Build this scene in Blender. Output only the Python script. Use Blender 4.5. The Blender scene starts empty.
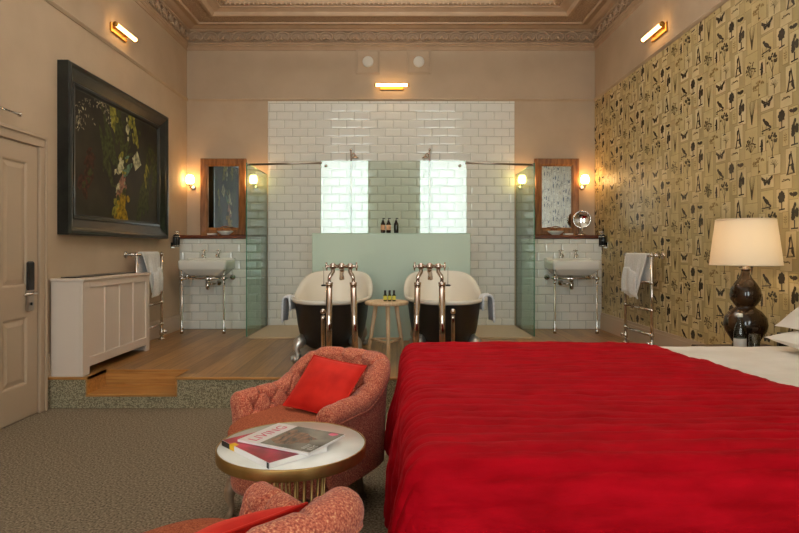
import bpy, math, random
from math import sin, cos, pi, radians, hypot, atan2, sqrt
from mathutils import Vector, Matrix, noise

random.seed(7)
S = bpy.context.scene
COL = S.collection

# ------------------------------------------------------------------ room measures (metres)
XL, XR = -2.614, 2.463          # side walls
YB, YF = 7.278, -2.2            # far wall, window wall behind the camera
ZC = 3.99                       # ceiling
ZP = 0.23                       # raised bathroom platform
YP = 4.358                      # front edge of the platform
YBOX = 7.037                    # front of the tiled boxings behind the basins
CAMZ, F = 1.18, 585.0


# ------------------------------------------------------------------ mesh helpers
class MB:
    def __init__(self, base=(0, 0, 0)):
        self.v, self.f, self.m, self.s = [], [], [], []
        self.b = Vector(base)

    def add(self, vs, fs, mat=0, smooth=False, M=None):
        o = len(self.v)
        for p in vs:
            p = Vector(p)
            if M is not None:
                p = M @ p
            self.v.append(tuple(p - self.b))
        for f in fs:
            self.f.append([i + o for i in f])
            self.m.append(mat)
            self.s.append(smooth)

    def box(self, x0, x1, y0, y1, z0, z1, bev=0.0, mat=0, M=None):
        if x1 < x0: x0, x1 = x1, x0
        if y1 < y0: y0, y1 = y1, y0
        if z1 < z0: z0, z1 = z1, z0
        if bev <= 0:
            vs = [(x, y, z) for z in (z0, z1) for y in (y0, y1) for x in (x0, x1)]
            fs = [(0, 2, 3, 1), (4, 5, 7, 6), (0, 1, 5, 4), (2, 6, 7, 3), (0, 4, 6, 2), (1, 3, 7, 5)]
            self.add(vs, fs, mat, False, M)
            return
        b = min(bev, (x1 - x0) * .49, (y1 - y0) * .49, (z1 - z0) * .49)
        vs, idx = [], {}
        for sx in (0, 1):
            for sy in (0, 1):
                for sz in (0, 1):
                    c = ((x0, x1)[sx], (y0, y1)[sy], (z0, z1)[sz])
                    d = (b * (1 - 2 * sx), b * (1 - 2 * sy), b * (1 - 2 * sz))
                    for ax in range(3):
                        p = [c[k] + (0 if k == ax else d[k]) for k in range(3)]
                        idx[(sx, sy, sz, ax)] = len(vs)
                        vs.append(p)
        fs = []
        for ax in range(3):
            a1, a2 = [(1, 2), (0, 2), (0, 1)][ax]
            for side in (0, 1):
                q = []
                for (u, w) in ((0, 0), (1, 0), (1, 1), (0, 1)):
                    k = [0, 0, 0]
                    k[ax] = side; k[a1] = u; k[a2] = w
                    q.append(idx[(k[0], k[1], k[2], ax)])
                fs.append(q)
            for u in (0, 1):
                for w in (0, 1):
                    q = []
                    for (side, axx) in ((0, a1), (1, a1), (1, a2), (0, a2)):
                        k = [0, 0, 0]
                        k[ax] = side; k[a1] = u; k[a2] = w
                        q.append(idx[(k[0], k[1], k[2], axx)])
                    fs.append(q)
        for sx in (0, 1):
            for sy in (0, 1):
                for sz in (0, 1):
                    fs.append([idx[(sx, sy, sz, a)] for a in range(3)])
        self.add(vs, fs, mat, False, M)

    def loft(self, rings, mat=0, closed=True, smooth=True, cap0=False, cap1=False, M=None):
        n = len(rings[0])
        vs = [p for r in rings for p in r]
        fs = []
        for i in range(len(rings) - 1):
            for j in range(n if closed else n - 1):
                k = (j + 1) % n
                fs.append((i * n + j, i * n + k, (i + 1) * n + k, (i + 1) * n + j))
        if cap0: fs.append(list(range(n))[::-1])
        if cap1: fs.append([(len(rings) - 1) * n + j for j in range(n)])
        self.add(vs, fs, mat, smooth, M)

    def tube(self, pts, r, n=10, mat=0, M=None, closed=False, squash=None):
        pts = [Vector(p) for p in pts]
        N = len(pts)
        rs = r if isinstance(r, (list, tuple)) else [r] * N
        rings, u = [], None
        for i, p in enumerate(pts):
            if closed:
                t = pts[(i + 1) % N] - pts[i - 1]
            else:
                t = pts[min(i + 1, N - 1)] - pts[max(i - 1, 0)]
            t.normalize()
            if u is None:
                a = Vector((0, 0, 1)) if abs(t.z) < .9 else Vector((1, 0, 0))
                u = (a - t * a.dot(t)).normalized()
            else:
                u = (u - t * u.dot(t))
                if u.length < 1e-6:
                    u = t.orthogonal()
                u.normalize()
            w = t.cross(u)
            rings.append([p + u * rs[i] * cos(2 * pi * k / n) + w * rs[i] * sin(2 * pi * k / n) for k in range(n)])
        if closed:
            rings.append(rings[0])
        self.loft(rings, mat, True, True, not closed, not closed, M)

    def lathe(self, prof, n=24, c=(0, 0, 0), mat=0, M=None, cap=True, sx=1, sy=1):
        rings = [[(c[0] + r * sx * cos(2 * pi * k / n), c[1] + r * sy * sin(2 * pi * k / n), c[2] + z) for k in range(n)] for r, z in prof]
        self.loft(rings, mat, True, True, cap, cap, M)

    def ball(self, c, r, n=12, mat=0, M=None, sc=(1, 1, 1)):
        m = max(6, n // 2 + 1)
        rings = [[(c[0] + r * sc[0] * sin(pi * i / m) * cos(2 * pi * k / n), c[1] + r * sc[1] * sin(pi * i / m) * sin(2 * pi * k / n),
                   c[2] - r * sc[2] * cos(pi * i / m)) for k in range(n)] for i in range(m + 1)]
        rings[0] = [(c[0] + (p[0] - c[0]) * .01, c[1] + (p[1] - c[1]) * .01, rings[0][0][2]) for p in
                    [(c[0] + r * cos(2 * pi * k / n), c[1] + r * sin(2 * pi * k / n)) for k in range(n)]]
        rings[-1] = [(p[0], p[1], rings[-1][0][2]) for p in rings[0]]
        self.loft(rings, mat, True, True, True, True, M)

    def grid(self, P, mat=0, smooth=True, M=None):
        n = len(P[0])
        vs = [p for r in P for p in r]
        fs = [(i * n + j, i * n + j + 1, (i + 1) * n + j + 1, (i + 1) * n + j) for i in range(len(P) - 1) for j in range(n - 1)]
        self.add(vs, fs, mat, smooth, M)


def obj(name, mb, mats, parent=None, auto=35, solid=0, sub=0):
    me = bpy.data.meshes.new(name)
    me.from_pydata(mb.v, [], mb.f)
    for m in (mats if isinstance(mats, (list, tuple)) else [mats]):
        me.materials.append(m)
    me.polygons.foreach_set('material_index', mb.m)
    me.polygons.foreach_set('use_smooth', mb.s)
    me.update()
    o = bpy.data.objects.new(name, me)
    COL.objects.link(o)
    if parent is not None:
        o.parent = parent
    if solid:
        md = o.modifiers.new('solid', 'SOLIDIFY'); md.thickness = solid; md.offset = -1
    if sub:
        md = o.modifiers.new('sub', 'SUBSURF'); md.levels = sub; md.render_levels = sub
    return o


def tag(o, label, cat, group=None):
    o['label'] = label; o['category'] = cat
    if group: o['group'] = group
    return o


def thing(name, label, cat, loc=(0, 0, 0), rz=0, group=None):
    o = bpy.data.objects.new(name, None); COL.objects.link(o)
    o.empty_display_size = .05
    o.location = loc; o.rotation_euler = (0, 0, rz)
    return tag(o, label, cat, group)


def struct(name, mb, mats, parent=None):
    o = obj(name, mb, mats, parent)
    if parent is None: o['kind'] = 'structure'
    return o


def dup(root, loc, rz, label, group=None):
    r = root.copy(); COL.objects.link(r); r.location = loc; r.rotation_euler = (0, 0, rz)
    r['label'] = label
    if group: r['group'] = group
    for ch in list(root.children):
        c = ch.copy(); COL.objects.link(c); c.parent = r
        for g in list(ch.children):
            d = g.copy(); COL.objects.link(d); d.parent = c
    return r


# ------------------------------------------------------------------ materials
def lin(c):
    return tuple(((x / 255) / 12.92 if x / 255 <= .04045 else ((x / 255 + .055) / 1.055) ** 2.4) for x in c) + (1,)


def mat(name, c, rough=.5, metal=0, spec=.5, **kw):
    m = bpy.data.materials.new(name); m.use_nodes = True
    b = m.node_tree.nodes['Principled BSDF']
    b.inputs['Base Color'].default_value = lin(c)
    b.inputs['Roughness'].default_value = rough
    b.inputs['Metallic'].default_value = metal
    b.inputs['Specular IOR Level'].default_value = spec
    for k, v in kw.items():
        b.inputs[k.replace('_', ' ')].default_value = v
    return m


def nodes(m):
    return m.node_tree.nodes, m.node_tree.links, m.node_tree.nodes['Principled BSDF']


def mottle(m, c1, c2, scale, detail=4, lo=.35, hi=.65, bump=0, bscale=None, dist=.01, stretch=None):
    """noise colour between two tones, optional noise bump, in object coordinates"""
    N, L, b = nodes(m)
    tc = N.new('ShaderNodeTexCoord'); mp = N.new('ShaderNodeMapping')
    L.new(tc.outputs['Object'], mp.inputs['Vector'])
    if stretch: mp.inputs['Scale'].default_value = stretch
    n = N.new('ShaderNodeTexNoise'); n.inputs['Scale'].default_value = scale; n.inputs['Detail'].default_value = detail
    L.new(mp.outputs[0], n.inputs['Vector'])
    r = N.new('ShaderNodeValToRGB')
    r.color_ramp.elements[0].position = lo; r.color_ramp.elements[0].color = lin(c1)
    r.color_ramp.elements[1].position = hi; r.color_ramp.elements[1].color = lin(c2)
    L.new(n.outputs['Fac'], r.inputs['Fac']); L.new(r.outputs['Color'], b.inputs['Base Color'])
    if bump:
        n2 = N.new('ShaderNodeTexNoise'); n2.inputs['Scale'].default_value = bscale or scale; n2.inputs['Detail'].default_value = 3
        L.new(mp.outputs[0], n2.inputs['Vector'])
        bp = N.new('ShaderNodeBump'); bp.inputs['Strength'].default_value = bump; bp.inputs['Distance'].default_value = dist
        L.new(n2.outputs['Fac'], bp.inputs['Height']); L.new(bp.outputs[0], b.inputs['Normal'])
    return m


def emit(name, c, s):
    m = bpy.data.materials.new(name); m.use_nodes = True
    N, L = m.node_tree.nodes, m.node_tree.links
    N.clear()
    e = N.new('ShaderNodeEmission'); e.inputs['Color'].default_value = lin(c); e.inputs['Strength'].default_value = s
    o = N.new('ShaderNodeOutputMaterial'); L.new(e.outputs[0], o.inputs[0])
    return m


def glass(name, tint, r0=.045, rough=0.0):
    """clear pane: tinted transparency plus Schlick reflection"""
    m = bpy.data.materials.new(name); m.use_nodes = True
    N, L = m.node_tree.nodes, m.node_tree.links
    N.clear()
    t = N.new('ShaderNodeBsdfTransparent'); t.inputs['Color'].default_value = lin(tint)
    g = N.new('ShaderNodeBsdfGlossy'); g.inputs['Roughness'].default_value = rough
    lw = N.new('ShaderNodeLayerWeight'); lw.inputs['Blend'].default_value = .5
    p = N.new('ShaderNodeMath'); p.operation = 'POWER'; p.inputs[1].default_value = 5
    L.new(lw.outputs['Facing'], p.inputs[0])
    ma = N.new('ShaderNodeMath'); ma.operation = 'MULTIPLY_ADD'; ma.inputs[1].default_value = 1 - r0; ma.inputs[2].default_value = r0
    L.new(p.outputs[0], ma.inputs[0])
    mx = N.new('ShaderNodeMixShader'); L.new(ma.outputs[0], mx.inputs[0]); L.new(t.outputs[0], mx.inputs[1]); L.new(g.outputs[0], mx.inputs[2])
    o = N.new('ShaderNodeOutputMaterial'); L.new(mx.outputs[0], o.inputs[0])
    return m


def wood_boards(name, c1, c2, bw, bl, rough=.35):
    m = mat(name, c1, rough)
    N, L, b = nodes(m)
    tc = N.new('ShaderNodeTexCoord'); mp = N.new('ShaderNodeMapping'); mp.inputs['Rotation'].default_value = (0, 0, pi / 2)
    L.new(tc.outputs['Object'], mp.inputs['Vector'])
    br = N.new('ShaderNodeTexBrick'); br.inputs['Scale'].default_value = 1
    br.inputs['Brick Width'].default_value = bl; br.inputs['Row Height'].default_value = bw
    br.inputs['Mortar Size'].default_value = .0025; br.inputs['Mortar Smooth'].default_value = .2; br.offset = .37
    br.inputs['Color1'].default_value = (0, 0, 0, 1); br.inputs['Color2'].default_value = (1, 1, 1, 1); br.inputs['Mortar'].default_value = (.5, .5, .5, 1)
    L.new(mp.outputs[0], br.inputs['Vector'])
    mp2 = N.new('ShaderNodeMapping'); mp2.inputs['Scale'].default_value = (14, .9, 14)
    L.new(tc.outputs['Object'], mp2.inputs['Vector'])
    n = N.new('ShaderNodeTexNoise'); n.inputs['Scale'].default_value = 3.0; n.inputs['Detail'].default_value = 6
    L.new(mp2.outputs[0], n.inputs['Vector'])
    ad = N.new('ShaderNodeMath'); ad.operation = 'MULTIPLY_ADD'; ad.inputs[1].default_value = .45
    sh = N.new('ShaderNodeRGBToBW'); L.new(br.outputs['Color'], sh.inputs[0]); L.new(sh.outputs[0], ad.inputs[0]); L.new(n.outputs['Fac'], ad.inputs[2])
    r = N.new('ShaderNodeValToRGB')
    r.color_ramp.elements[0].position = .35; r.color_ramp.elements[0].color = lin(c1)
    r.color_ramp.elements[1].position = 1.0; r.color_ramp.elements[1].color = lin(c2)
    L.new(ad.outputs[0], r.inputs['Fac'])
    mx = N.new('ShaderNodeMix'); mx.data_type = 'RGBA'; mx.inputs['B'].default_value = lin([x * .55 for x in c1])
    L.new(br.outputs['Fac'], mx.inputs['Factor']); L.new(r.outputs['Color'], mx.inputs['A']); L.new(mx.outputs['Result'], b.inputs['Base Color'])
    bp = N.new('ShaderNodeBump'); bp.inputs['Strength'].default_value = .25; bp.inputs['Distance'].default_value = .003; bp.invert = True
    L.new(br.outputs['Fac'], bp.inputs['Height']); L.new(bp.outputs[0], b.inputs['Normal'])
    return m


WALL = (190, 168, 143)
M = {}
M['wall'] = mottle(mat('wall_paint', WALL, .7, spec=.25), [x - 4 for x in WALL], [x + 3 for x in WALL], 3)
M['plaster'] = mottle(mat('cornice_paint', (178, 150, 122), .6, spec=.3), (174, 146, 118), (182, 154, 126), 6)
M['ornament_plaster'] = mottle(mat('ornament_plaster', (192, 160, 132), .65, spec=.3), (150, 122, 96), (184, 156, 128), 60, bump=1.0, bscale=55, dist=.02)
M['trimpaint'] = mat('satin_trim_paint', (192, 168, 144), .4)
M['doorpaint'] = mat('door_paint', (178, 156, 132), .42)
M['cabinet'] = mat('cabinet_paint', (214, 198, 184), .45)
M['carpet'] = mottle(mat('carpet_pile', (124, 110, 92), .95, spec=.1), (90, 78, 62), (158, 142, 120), 95, 3, .34, .66, bump=.9, bscale=190, dist=.01)
M['riser'] = mottle(mat('riser_carpet', (120, 115, 96), .95, spec=.1), (112, 103, 82), (176, 165, 136), 120, 2, .38, .62, bump=.8, bscale=150, dist=.01)
M['oak'] = wood_boards('oak_boards', (108, 74, 38), (168, 124, 72), .14, 1.9, .33)
M['step_oak'] = mottle(mat('step_oak', (176, 122, 62), .35), (150, 98, 44), (190, 136, 74), 4, 6, .3, .7, stretch=(1, 12, 12))
M['shelfwood'] = mottle(mat('dark_red_wood', (96, 46, 24), .3), (74, 32, 16), (120, 62, 34), 5, 5, stretch=(1, 10, 10))
M['mirrorwood'] = mottle(mat('mirror_frame_wood', (130, 84, 44), .32), (106, 66, 32), (150, 100, 56), 5, 5, stretch=(8, 8, 1.2))
M['palewood'] = mottle(mat('pale_ash', (214, 182, 142), .5), (202, 168, 128), (224, 194, 156), 6, 4, stretch=(9, 9, 1))
M['legwood'] = mottle(mat('limed_leg_wood', (130, 104, 80), .5), (110, 86, 64), (150, 122, 96), 12)
M['tile'] = mat('white_glazed_tile', (236, 234, 226), .05, spec=.5)
M['grout'] = mat('grout', (150, 146, 134), .8)
M['silver'] = mat('cast_silver', (214, 212, 206), .32, .85)
M['ceramic'] = mat('white_ceramic', (236, 234, 226), .12)
M['enamel'] = mat('bath_enamel', (236, 229, 216), .18)
M['blackbath'] = mat('black_painted_iron', (24, 25, 24), .42)
M['chrome'] = mat('polished_nickel', (218, 212, 206), .07, 1)
M['copper'] = mat('warm_nickel', (204, 190, 182), .09, 1)
M['brass'] = mottle(mat('aged_brass', (184, 150, 92), .45, 1), (170, 136, 80), (196, 164, 106), 9)
M['darkbrass'] = mat('antique_brass', (130, 92, 48), .35, 1)
M['steel'] = mat('brushed_steel', (170, 160, 148), .28, 1)
M['black'] = mat('black_plastic', (16, 16, 17), .3)
M['frosted'] = mat('frosted_mint_glass', (188, 208, 192), .5, spec=.4)
M['glass'] = glass('clear_green_glass', (243, 250, 246), .058)
M['sideglass'] = glass('side_green_glass', (206, 228, 216), .05)
M['windowglass'] = glass('window_glass', (250, 252, 252), .04)
M['glassedge'] = mat('glass_edge_green', (70, 120, 98), .1)
M['mirror'] = mat('mirror_silver', (214, 218, 214), .015, 1)
M['tray'] = mat('stone_shower_tray', (202, 180, 148), .45)
M['towel'] = mottle(mat('white_terry', (235, 233, 230), .95, spec=.1, Sheen_Weight=.3), (224, 222, 220), (240, 238, 236), 80, bump=.5, bscale=260, dist=.004)
M['sheet'] = mottle(mat('white_cotton', (236, 230, 222), .85, spec=.2), (230, 224, 216), (240, 235, 228), 5, bump=.25, bscale=9, dist=.02)
M['redvelvet'] = mottle(mat('red_velvet_throw', (158, 3, 18), .8, spec=.06, Sheen_Weight=.12, Sheen_Roughness=.3, Sheen_Tint=lin((255, 80, 90))),
                        (140, 1, 13), (170, 5, 23), 7, 5, .3, .7, bump=.5, bscale=14, dist=.012, stretch=(1, 3, 3))
M['cushion'] = mottle(mat('bright_red_cushion_velvet', (196, 26, 14), .7, spec=.2, Sheen_Weight=.4, Sheen_Tint=lin((255, 110, 90))),
                      (180, 18, 10), (208, 36, 22), 9)
M['lampglaze'] = mottle(mat('brown_glaze', (40, 25, 14), .08), (28, 17, 10), (62, 38, 18), 7)
M['headboard'] = mat('grey_linen', (120, 112, 100), .9)
M['darkwood'] = mottle(mat('dark_walnut', (58, 38, 26), .4), (44, 28, 18), (70, 46, 32), 6, stretch=(1, 8, 8))
M['frame'] = mottle(mat('black_green_frame', (26, 28, 26), .3, spec=.35), (18, 20, 19), (34, 37, 33), 8)
M['marble'] = mottle(mat('white_marble', (238, 236, 228), .2), (224, 222, 214), (242, 240, 234), 6, 8, .3, .6)
M['paper'] = mat('page_paper', (236, 234, 230), .7)
M['whiteplastic'] = mat('white_plastic', (226, 220, 208), .4)


def tweed():
    m = mat('pink_tweed', (176, 92, 76), .9, spec=.15, Sheen_Weight=.15)
    N, L, b = nodes(m)
    tc = N.new('ShaderNodeTexCoord')
    n = N.new('ShaderNodeTexNoise'); n.inputs['Scale'].default_value = 170; n.inputs['Detail'].default_value = 2
    L.new(tc.outputs['Object'], n.inputs['Vector'])
    r = N.new('ShaderNodeValToRGB'); e = r.color_ramp.elements
    e[0].position = .34; e[0].color = lin((136, 62, 50)); e[1].position = .72; e[1].color = lin((222, 172, 128))
    for p, c in ((.45, (176, 88, 68)), (.55, (194, 108, 82)), (.63, (208, 134, 102))):
        k = e.new(p); k.color = lin(c)
    L.new(n.outputs['Fac'], r.inputs['Fac']); L.new(r.outputs['Color'], b.inputs['Base Color'])
    bp = N.new('ShaderNodeBump'); bp.inputs['Strength'].default_value = .5; bp.inputs['Distance'].default_value = .004
    L.new(n.outputs['Fac'], bp.inputs['Height']); L.new(bp.outputs[0], b.inputs['Normal'])
    return m


M['tweed'] = tweed()
M['seattweed'] = mottle(mat('seat_tweed', (160, 76, 58), .9, spec=.12), (134, 64, 44), (188, 108, 76), 170, 2, .35, .68, bump=.4, bscale=170, dist=.004)
M['paperground'] = mottle(mat('wallpaper_ground', (182, 160, 112), .42, spec=.5), (174, 152, 104), (190, 168, 120), 4)
M['card1'] = mottle(mat('wallpaper_card_light', (208, 188, 142), .42, spec=.5), (202, 181, 134), (214, 194, 148), 9)
M['card2'] = mottle(mat('wallpaper_card_warm', (198, 176, 124), .42, spec=.5), (192, 170, 118), (204, 182, 130), 9)
M['cardline'] = mat('wallpaper_line', (146, 122, 78), .5)
M['ink'] = mat('wallpaper_dark_ink', (58, 46, 30), .5)
M['ink2'] = mat('wallpaper_mid_ink', (92, 74, 42), .5)
M['ink3'] = mat('wallpaper_pale_ink', (146, 118, 70), .5)

E_WARM = (255, 176, 96)
M['tubelight'] = emit('lit_tube', (255, 196, 120), 9)
M['globelight'] = emit('lit_globe', (255, 196, 120), 34)

# shade: pleated cream cloth that lets the bulb through
m = bpy.data.materials.new('pleated_cream_shade'); m.use_nodes = True
N_, L_ = m.node_tree.nodes, m.node_tree.links
b_ = N_['Principled BSDF']; b_.inputs['Base Color'].default_value = lin((238, 226, 204)); b_.inputs['Roughness'].default_value = .85
tr_ = N_.new('ShaderNodeBsdfTranslucent'); tr_.inputs['Color'].default_value = lin((250, 226, 184))
mx_ = N_.new('ShaderNodeMixShader'); mx_.inputs[0].default_value = .22
L_.new(b_.outputs[0], mx_.inputs[1]); L_.new(tr_.outputs[0], mx_.inputs[2]); L_.new(mx_.outputs[0], N_['Material Output'].inputs[0])
M['shade'] = m

# ------------------------------------------------------------------ the shell
mb = MB(); mb.box(XL - .1, XR + .1, YF - .1, YB + .1, -.1, 0)
struct('floor', mb, M['carpet'])
mb = MB(); mb.box(XL - .1, XR + .1, YF - .1, YB + .1, ZC, ZC + .1)
M['ceilingpaint'] = mat('ceiling_paint', (226, 221, 212), .7, spec=.2)
struct('ceiling', mb, M['ceilingpaint'])
mb = MB(); mb.box(XL - .1, XL, YF, YB + .1, 0, ZC)
struct('wall_left', mb, M['wall'])
mb = MB(); mb.box(XL, XR, YB, YB + .1, 0, ZC)
wall_back = struct('wall_back', mb, M['wall'])
mb = MB(); mb.box(XR, XR + .1, YF, YB + .1, 0, ZC)
wall_right = struct('wall_right', mb, M['wall'])
# window wall behind the camera, with two tall openings
WIN = [(-1.95, -.68), (.53, 1.80)]
WZ0, WZ1 = .45, 3.5
mb = MB()
xs = [XL - .1, WIN[0][0], WIN[0][1], WIN[1][0], WIN[1][1], XR + .1]
for i in (0, 2, 4): mb.box(xs[i], xs[i + 1], YF - .1, YF, 0, ZC)
for a, b in WIN:
    mb.box(a, b, YF - .1, YF, 0, WZ0); mb.box(a, b, YF - .1, YF, WZ1, ZC)
struct('wall_front', mb, M['wall'])
for i, (a, b) in enumerate(WIN):
    f = MB()
    f.box(a, a + .05, YF - .08, YF - .02, WZ0, WZ1); f.box(b - .05, b, YF - .08, YF - .02, WZ0, WZ1)
    f.box(a, b, YF - .08, YF - .02, WZ0, WZ0 + .05); f.box(a, b, YF - .08, YF - .02, WZ1 - .05, WZ1)
    w = struct('window_%d' % (i + 1), f, M['trimpaint'])
    g = MB(); g.add([(a, YF - .05, WZ0), (b, YF - .05, WZ0), (b, YF - .05, WZ1), (a, YF - .05, WZ1)], [(0, 1, 2, 3)])
    obj('pane', g, M['windowglass'], w)


def sweep(mb, prof, mat=0, y0=YF):
    """a moulding of profile (distance from wall, height) run round left, far and right wall with mitred corners"""
    st = []
    for p, z in prof:
        st.append([(XL + p, y0, z), (XL + p, YB - p, z), (XR - p, YB - p, z), (XR - p, y0, z)])
    mb.grid(st, mat, False)


mb = MB()
sweep(mb, [(0, 3.03), (.008, 3.03), (.014, 3.036), (.022, 3.044), (.026, 3.052), (.022, 3.06), (.012, 3.064), (.012, 3.07), (0, 3.074)])
struct('trim_1', mb, M['wall'])            # picture rail

# cornice: bead, ornamented band, soffit, leaf course, lip, cove, dotted fillet
mb = MB()
sweep(mb, [(0, 3.66), (.008, 3.664), (.008, 3.70), (.016, 3.705), (.022, 3.715), (.016, 3.726), (.03, 3.735), (.034, 3.744), (.026, 3.755), (.004, 3.76),
           (.004, 3.882), (.04, 3.886), (.055, 3.892), (.055, 3.902), (.1, 3.906), (.15, 3.922), (.19, 3.918), (.205, 3.906), (.225, 3.906), (.235, 3.925)])
sweep(mb, [(.43, 3.925), (.44, 3.905), (.47, 3.905), (.485, 3.918), (.50, 3.94), (.56, 3.955), (.60, 3.958), (.605, 3.968)])
sweep(mb, [(.655, 3.972), (.66, 3.962), (.69, 3.965), (.70, 3.975), (.72, 3.992)])
sweep(mb, [(.235, 3.925), (.29, 3.918), (.38, 3.918), (.43, 3.925)], 1)
sweep(mb, [(.605, 3.968), (.62, 3.963), (.64, 3.965), (.655, 3.972)], 1)


def unit(fn, w):
    """one leaf-and-scroll unit of the band, mapped by fn(along, height, out)"""
    ring = [(w * .45 * cos(a), .058 * sin(a)) for a in [pi * (-.34 + 1.68 * k / 14) for k in range(15)]]
    mb.tube([fn(u, v, .026) for u, v in ring], .011, 6)
    for k in range(7):
        a = radians(-78 + 26 * k)
        l = .046 if k % 2 else .056
        pts = [fn(l * .95 * sin(a) * t, -.034 + l * 1.25 * t * cos(a) - .012 * abs(sin(a)) * t, .008 + .042 * sin(pi * min(1, t * .9))) for t in (0, .25, .5, .75, 1)]
        mb.tube(pts, [.003, .0075, .0105, .009, .002], 6)
    mb.tube([fn(-.036, -.046, .012), fn(0, -.052, .022), fn(.036, -.046, .012)], [.004, .010, .004], 6)
    for v in (-.045, -.015, .02, .048):
        mb.tube([fn(w * .5, v - .013, .006), fn(w * .5, v, .022), fn(w * .5, v + .013, .006)], [.003, .009, .003], 6)


ZB = 3.821
nb = 28; w = (XR - XL - .06) / nb
for i in range(nb):
    c = XL + .03 + w * (i + .5)
    unit(lambda u, v, o, c=c: (c + u, YB - .004 - o, ZB + v), w)
for i in range(16):
    c = YB - .03 - w * (i + .5)
    unit(lambda u, v, o, c=c: (XL + .004 + o, c + u, ZB + v), w)
    unit(lambda u, v, o, c=c: (XR - .004 - o, c - u, ZB + v), w)
# small beads of the dotted fillet and of the bead under the band
for i in range(72):
    x = XL + .68 + i * (XR - XL - 1.36) / 71
    mb.ball((x, YB - .676, 3.962), .014, 6)
struct('trim_2', mb, [M['plaster'], M['ornament_plaster']])

# baseboards
mb = MB()
for (y0, y1, z0) in ((YF, YP, 0), (YP, YB - .245, ZP)):
    mb.box(XR - .02, XR, y0, y1, z0, z0 + .17); mb.box(XR - .014, XR, y0, y1, z0 + .17, z0 + .2)
struct('baseboard_right', mb, M['trimpaint'])
mb = MB()
for (y0, y1, z0) in ((YF, 3.2, 0), (YP, YB - .245, ZP)):
    mb.box(XL, XL + .02, y0, y1, z0, z0 + .15); mb.box(XL, XL + .014, y0, y1, z0 + .15, z0 + .18)
struct('baseboard_left', mb, M['trimpaint'])

# ------------------------------------------------------------------ platform with step
RX0, RX1, RY = -2.306, -1.651, 4.65
p = bpy.data.objects.new('platform', None); COL.objects.link(p); p['kind'] = 'structure'
mb = MB()
mb.box(XL, XR, RY, YB, ZP - .02, ZP); mb.box(XL, RX0, YP + .02, RY, ZP - .02, ZP); mb.box(RX1, XR, YP + .02, RY, ZP - .02, ZP)
obj('deck', mb, M['oak'], p)
mb = MB()
mb.box(XL, RX0 - .012, YP + .006, RY, 0, ZP - .02); mb.box(RX1 + .012, XR, YP + .006, RY, 0, ZP - .02)
mb.box(RX0 - .012, RX1 + .012, YP + .006, RY, 0, .087)
obj('carpeted_riser', mb, M['riser'], p)
mb = MB()
mb.box(XL, RX0 - .0, YP - .006, YP + .02, ZP - .018, ZP + .002, .004); mb.box(RX1, XR, YP - .006, YP + .02, ZP - .018, ZP + .002, .004)
obj('nosing', mb, M['step_oak'], p)
mb = MB(); mb.box(RX0 - .012, RX1 + .012, YP - .006, RY, .087, .107, .003)
obj('tread', mb, M['step_oak'], p)
mb = MB(); mb.box(RX0, RX1, RY - .012, RY, .107, ZP - .02); mb.box(RX0, RX1, RY - .012, RY + .02, ZP - .02, ZP + .001, .003)
mb.box(RX0 - .012, RX0, YP - .004, RY, .107, ZP); mb.box(RX1, RX1 + .012, YP - .004, RY, .107, ZP)
obj('step_lining', mb, M['step_oak'], p)


# ------------------------------------------------------------------ tiles
TW, TH = .193, .1026


def tiles(mb, x0, x1, z0, z1, y, ox=0.0):
    mb.box(x0, x1, y - .004, y, z0, z1, 0, 1)
    row, z = 0, z0
    while z < z1 - .006:
        zt = min(z + TH, z1)
        x = x0 + ox - TW * (1 + .5 * (row % 2))
        while x < x1:
            a, b = max(x, x0), min(x + TW, x1)
            x += TW
            if b - a < .008: continue
            g, bv, d = .0016, min(.019, (b - a) * .22, (zt - z) * .22), .006

            # hand-set tiles: every face is a hair out of true
            tx, tz = random.gauss(0, .0012), random.gauss(0, .0012)
            cx, cz = (a + b) / 2, (z + zt) / 2
            vs, fs = [], []
            for e, h in ((g, 0), (bv * .25, .0036), (bv, .0058), (bv * 1.5, .006)):
                vs += [(q[0], y - .004 - h + (((q[0] - cx) * tx + (q[1] - cz) * tz) if h else 0), q[1]) for q in ((a + e, z + e), (b - e, z + e), (b - e, zt - e), (a + e, zt - e))]
            for r_ in range(3):
                fs += [(r_ * 4 + k, r_ * 4 + (k + 1) % 4, r_ * 4 + 4 + (k + 1) % 4, r_ * 4 + 4 + k) for k in range(4)]
            mb.add(vs, fs + [(12, 13, 14, 15)], 0, False)
        z += TH
        row += 1


mb = MB(); tiles(mb, -1.605, 1.462, ZP, 3.03, YB, .012)
obj('tiling', mb, [M['tile'], M['grout']], wall_back)

for n, (a, b, sgn) in enumerate(((XL, -1.632, -1), (1.496, XR, 1))):
    t = MB(); t.box(a, b, YBOX, YB, ZP, 1.315)
    bx = struct('trim_%d' % (n + 3), t, M['wall'])
    t = MB(); tiles(t, a, b, ZP, 1.315, YBOX, .05 if sgn < 0 else .0)
    obj('tiling', t, [M['tile'], M['grout']], bx)
    t = MB(); t.box(a, b, YBOX - .03, YB, 1.315, 1.36, .006)
    obj('wooden_ledge', t, M['shelfwood'], bx)

# ------------------------------------------------------------------ wallpaper on the right wall
WPZ0, WPZ1 = .2, 3.03
mb = MB()
Zlo = lambda y: (WPZ0 + (ZP if y > YP else 0))


def wq(pts, mat, d):
    """a printed shape; points (along the wall towards the camera, up) already in wall coordinates"""
    q = []
    for y, z in pts:
        q.append((XR - d, min(max(y, YF + .01), YB - .002), min(max(z, WPZ0), WPZ1)))
    mb.add(q, [list(range(len(q)))], mat)


wq([(YB - .001, WPZ0), (YF + .01, WPZ0), (YF + .01, WPZ1), (YB - .001, WPZ1)], 0, .0012)
rnd = random.Random(3)


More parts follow.
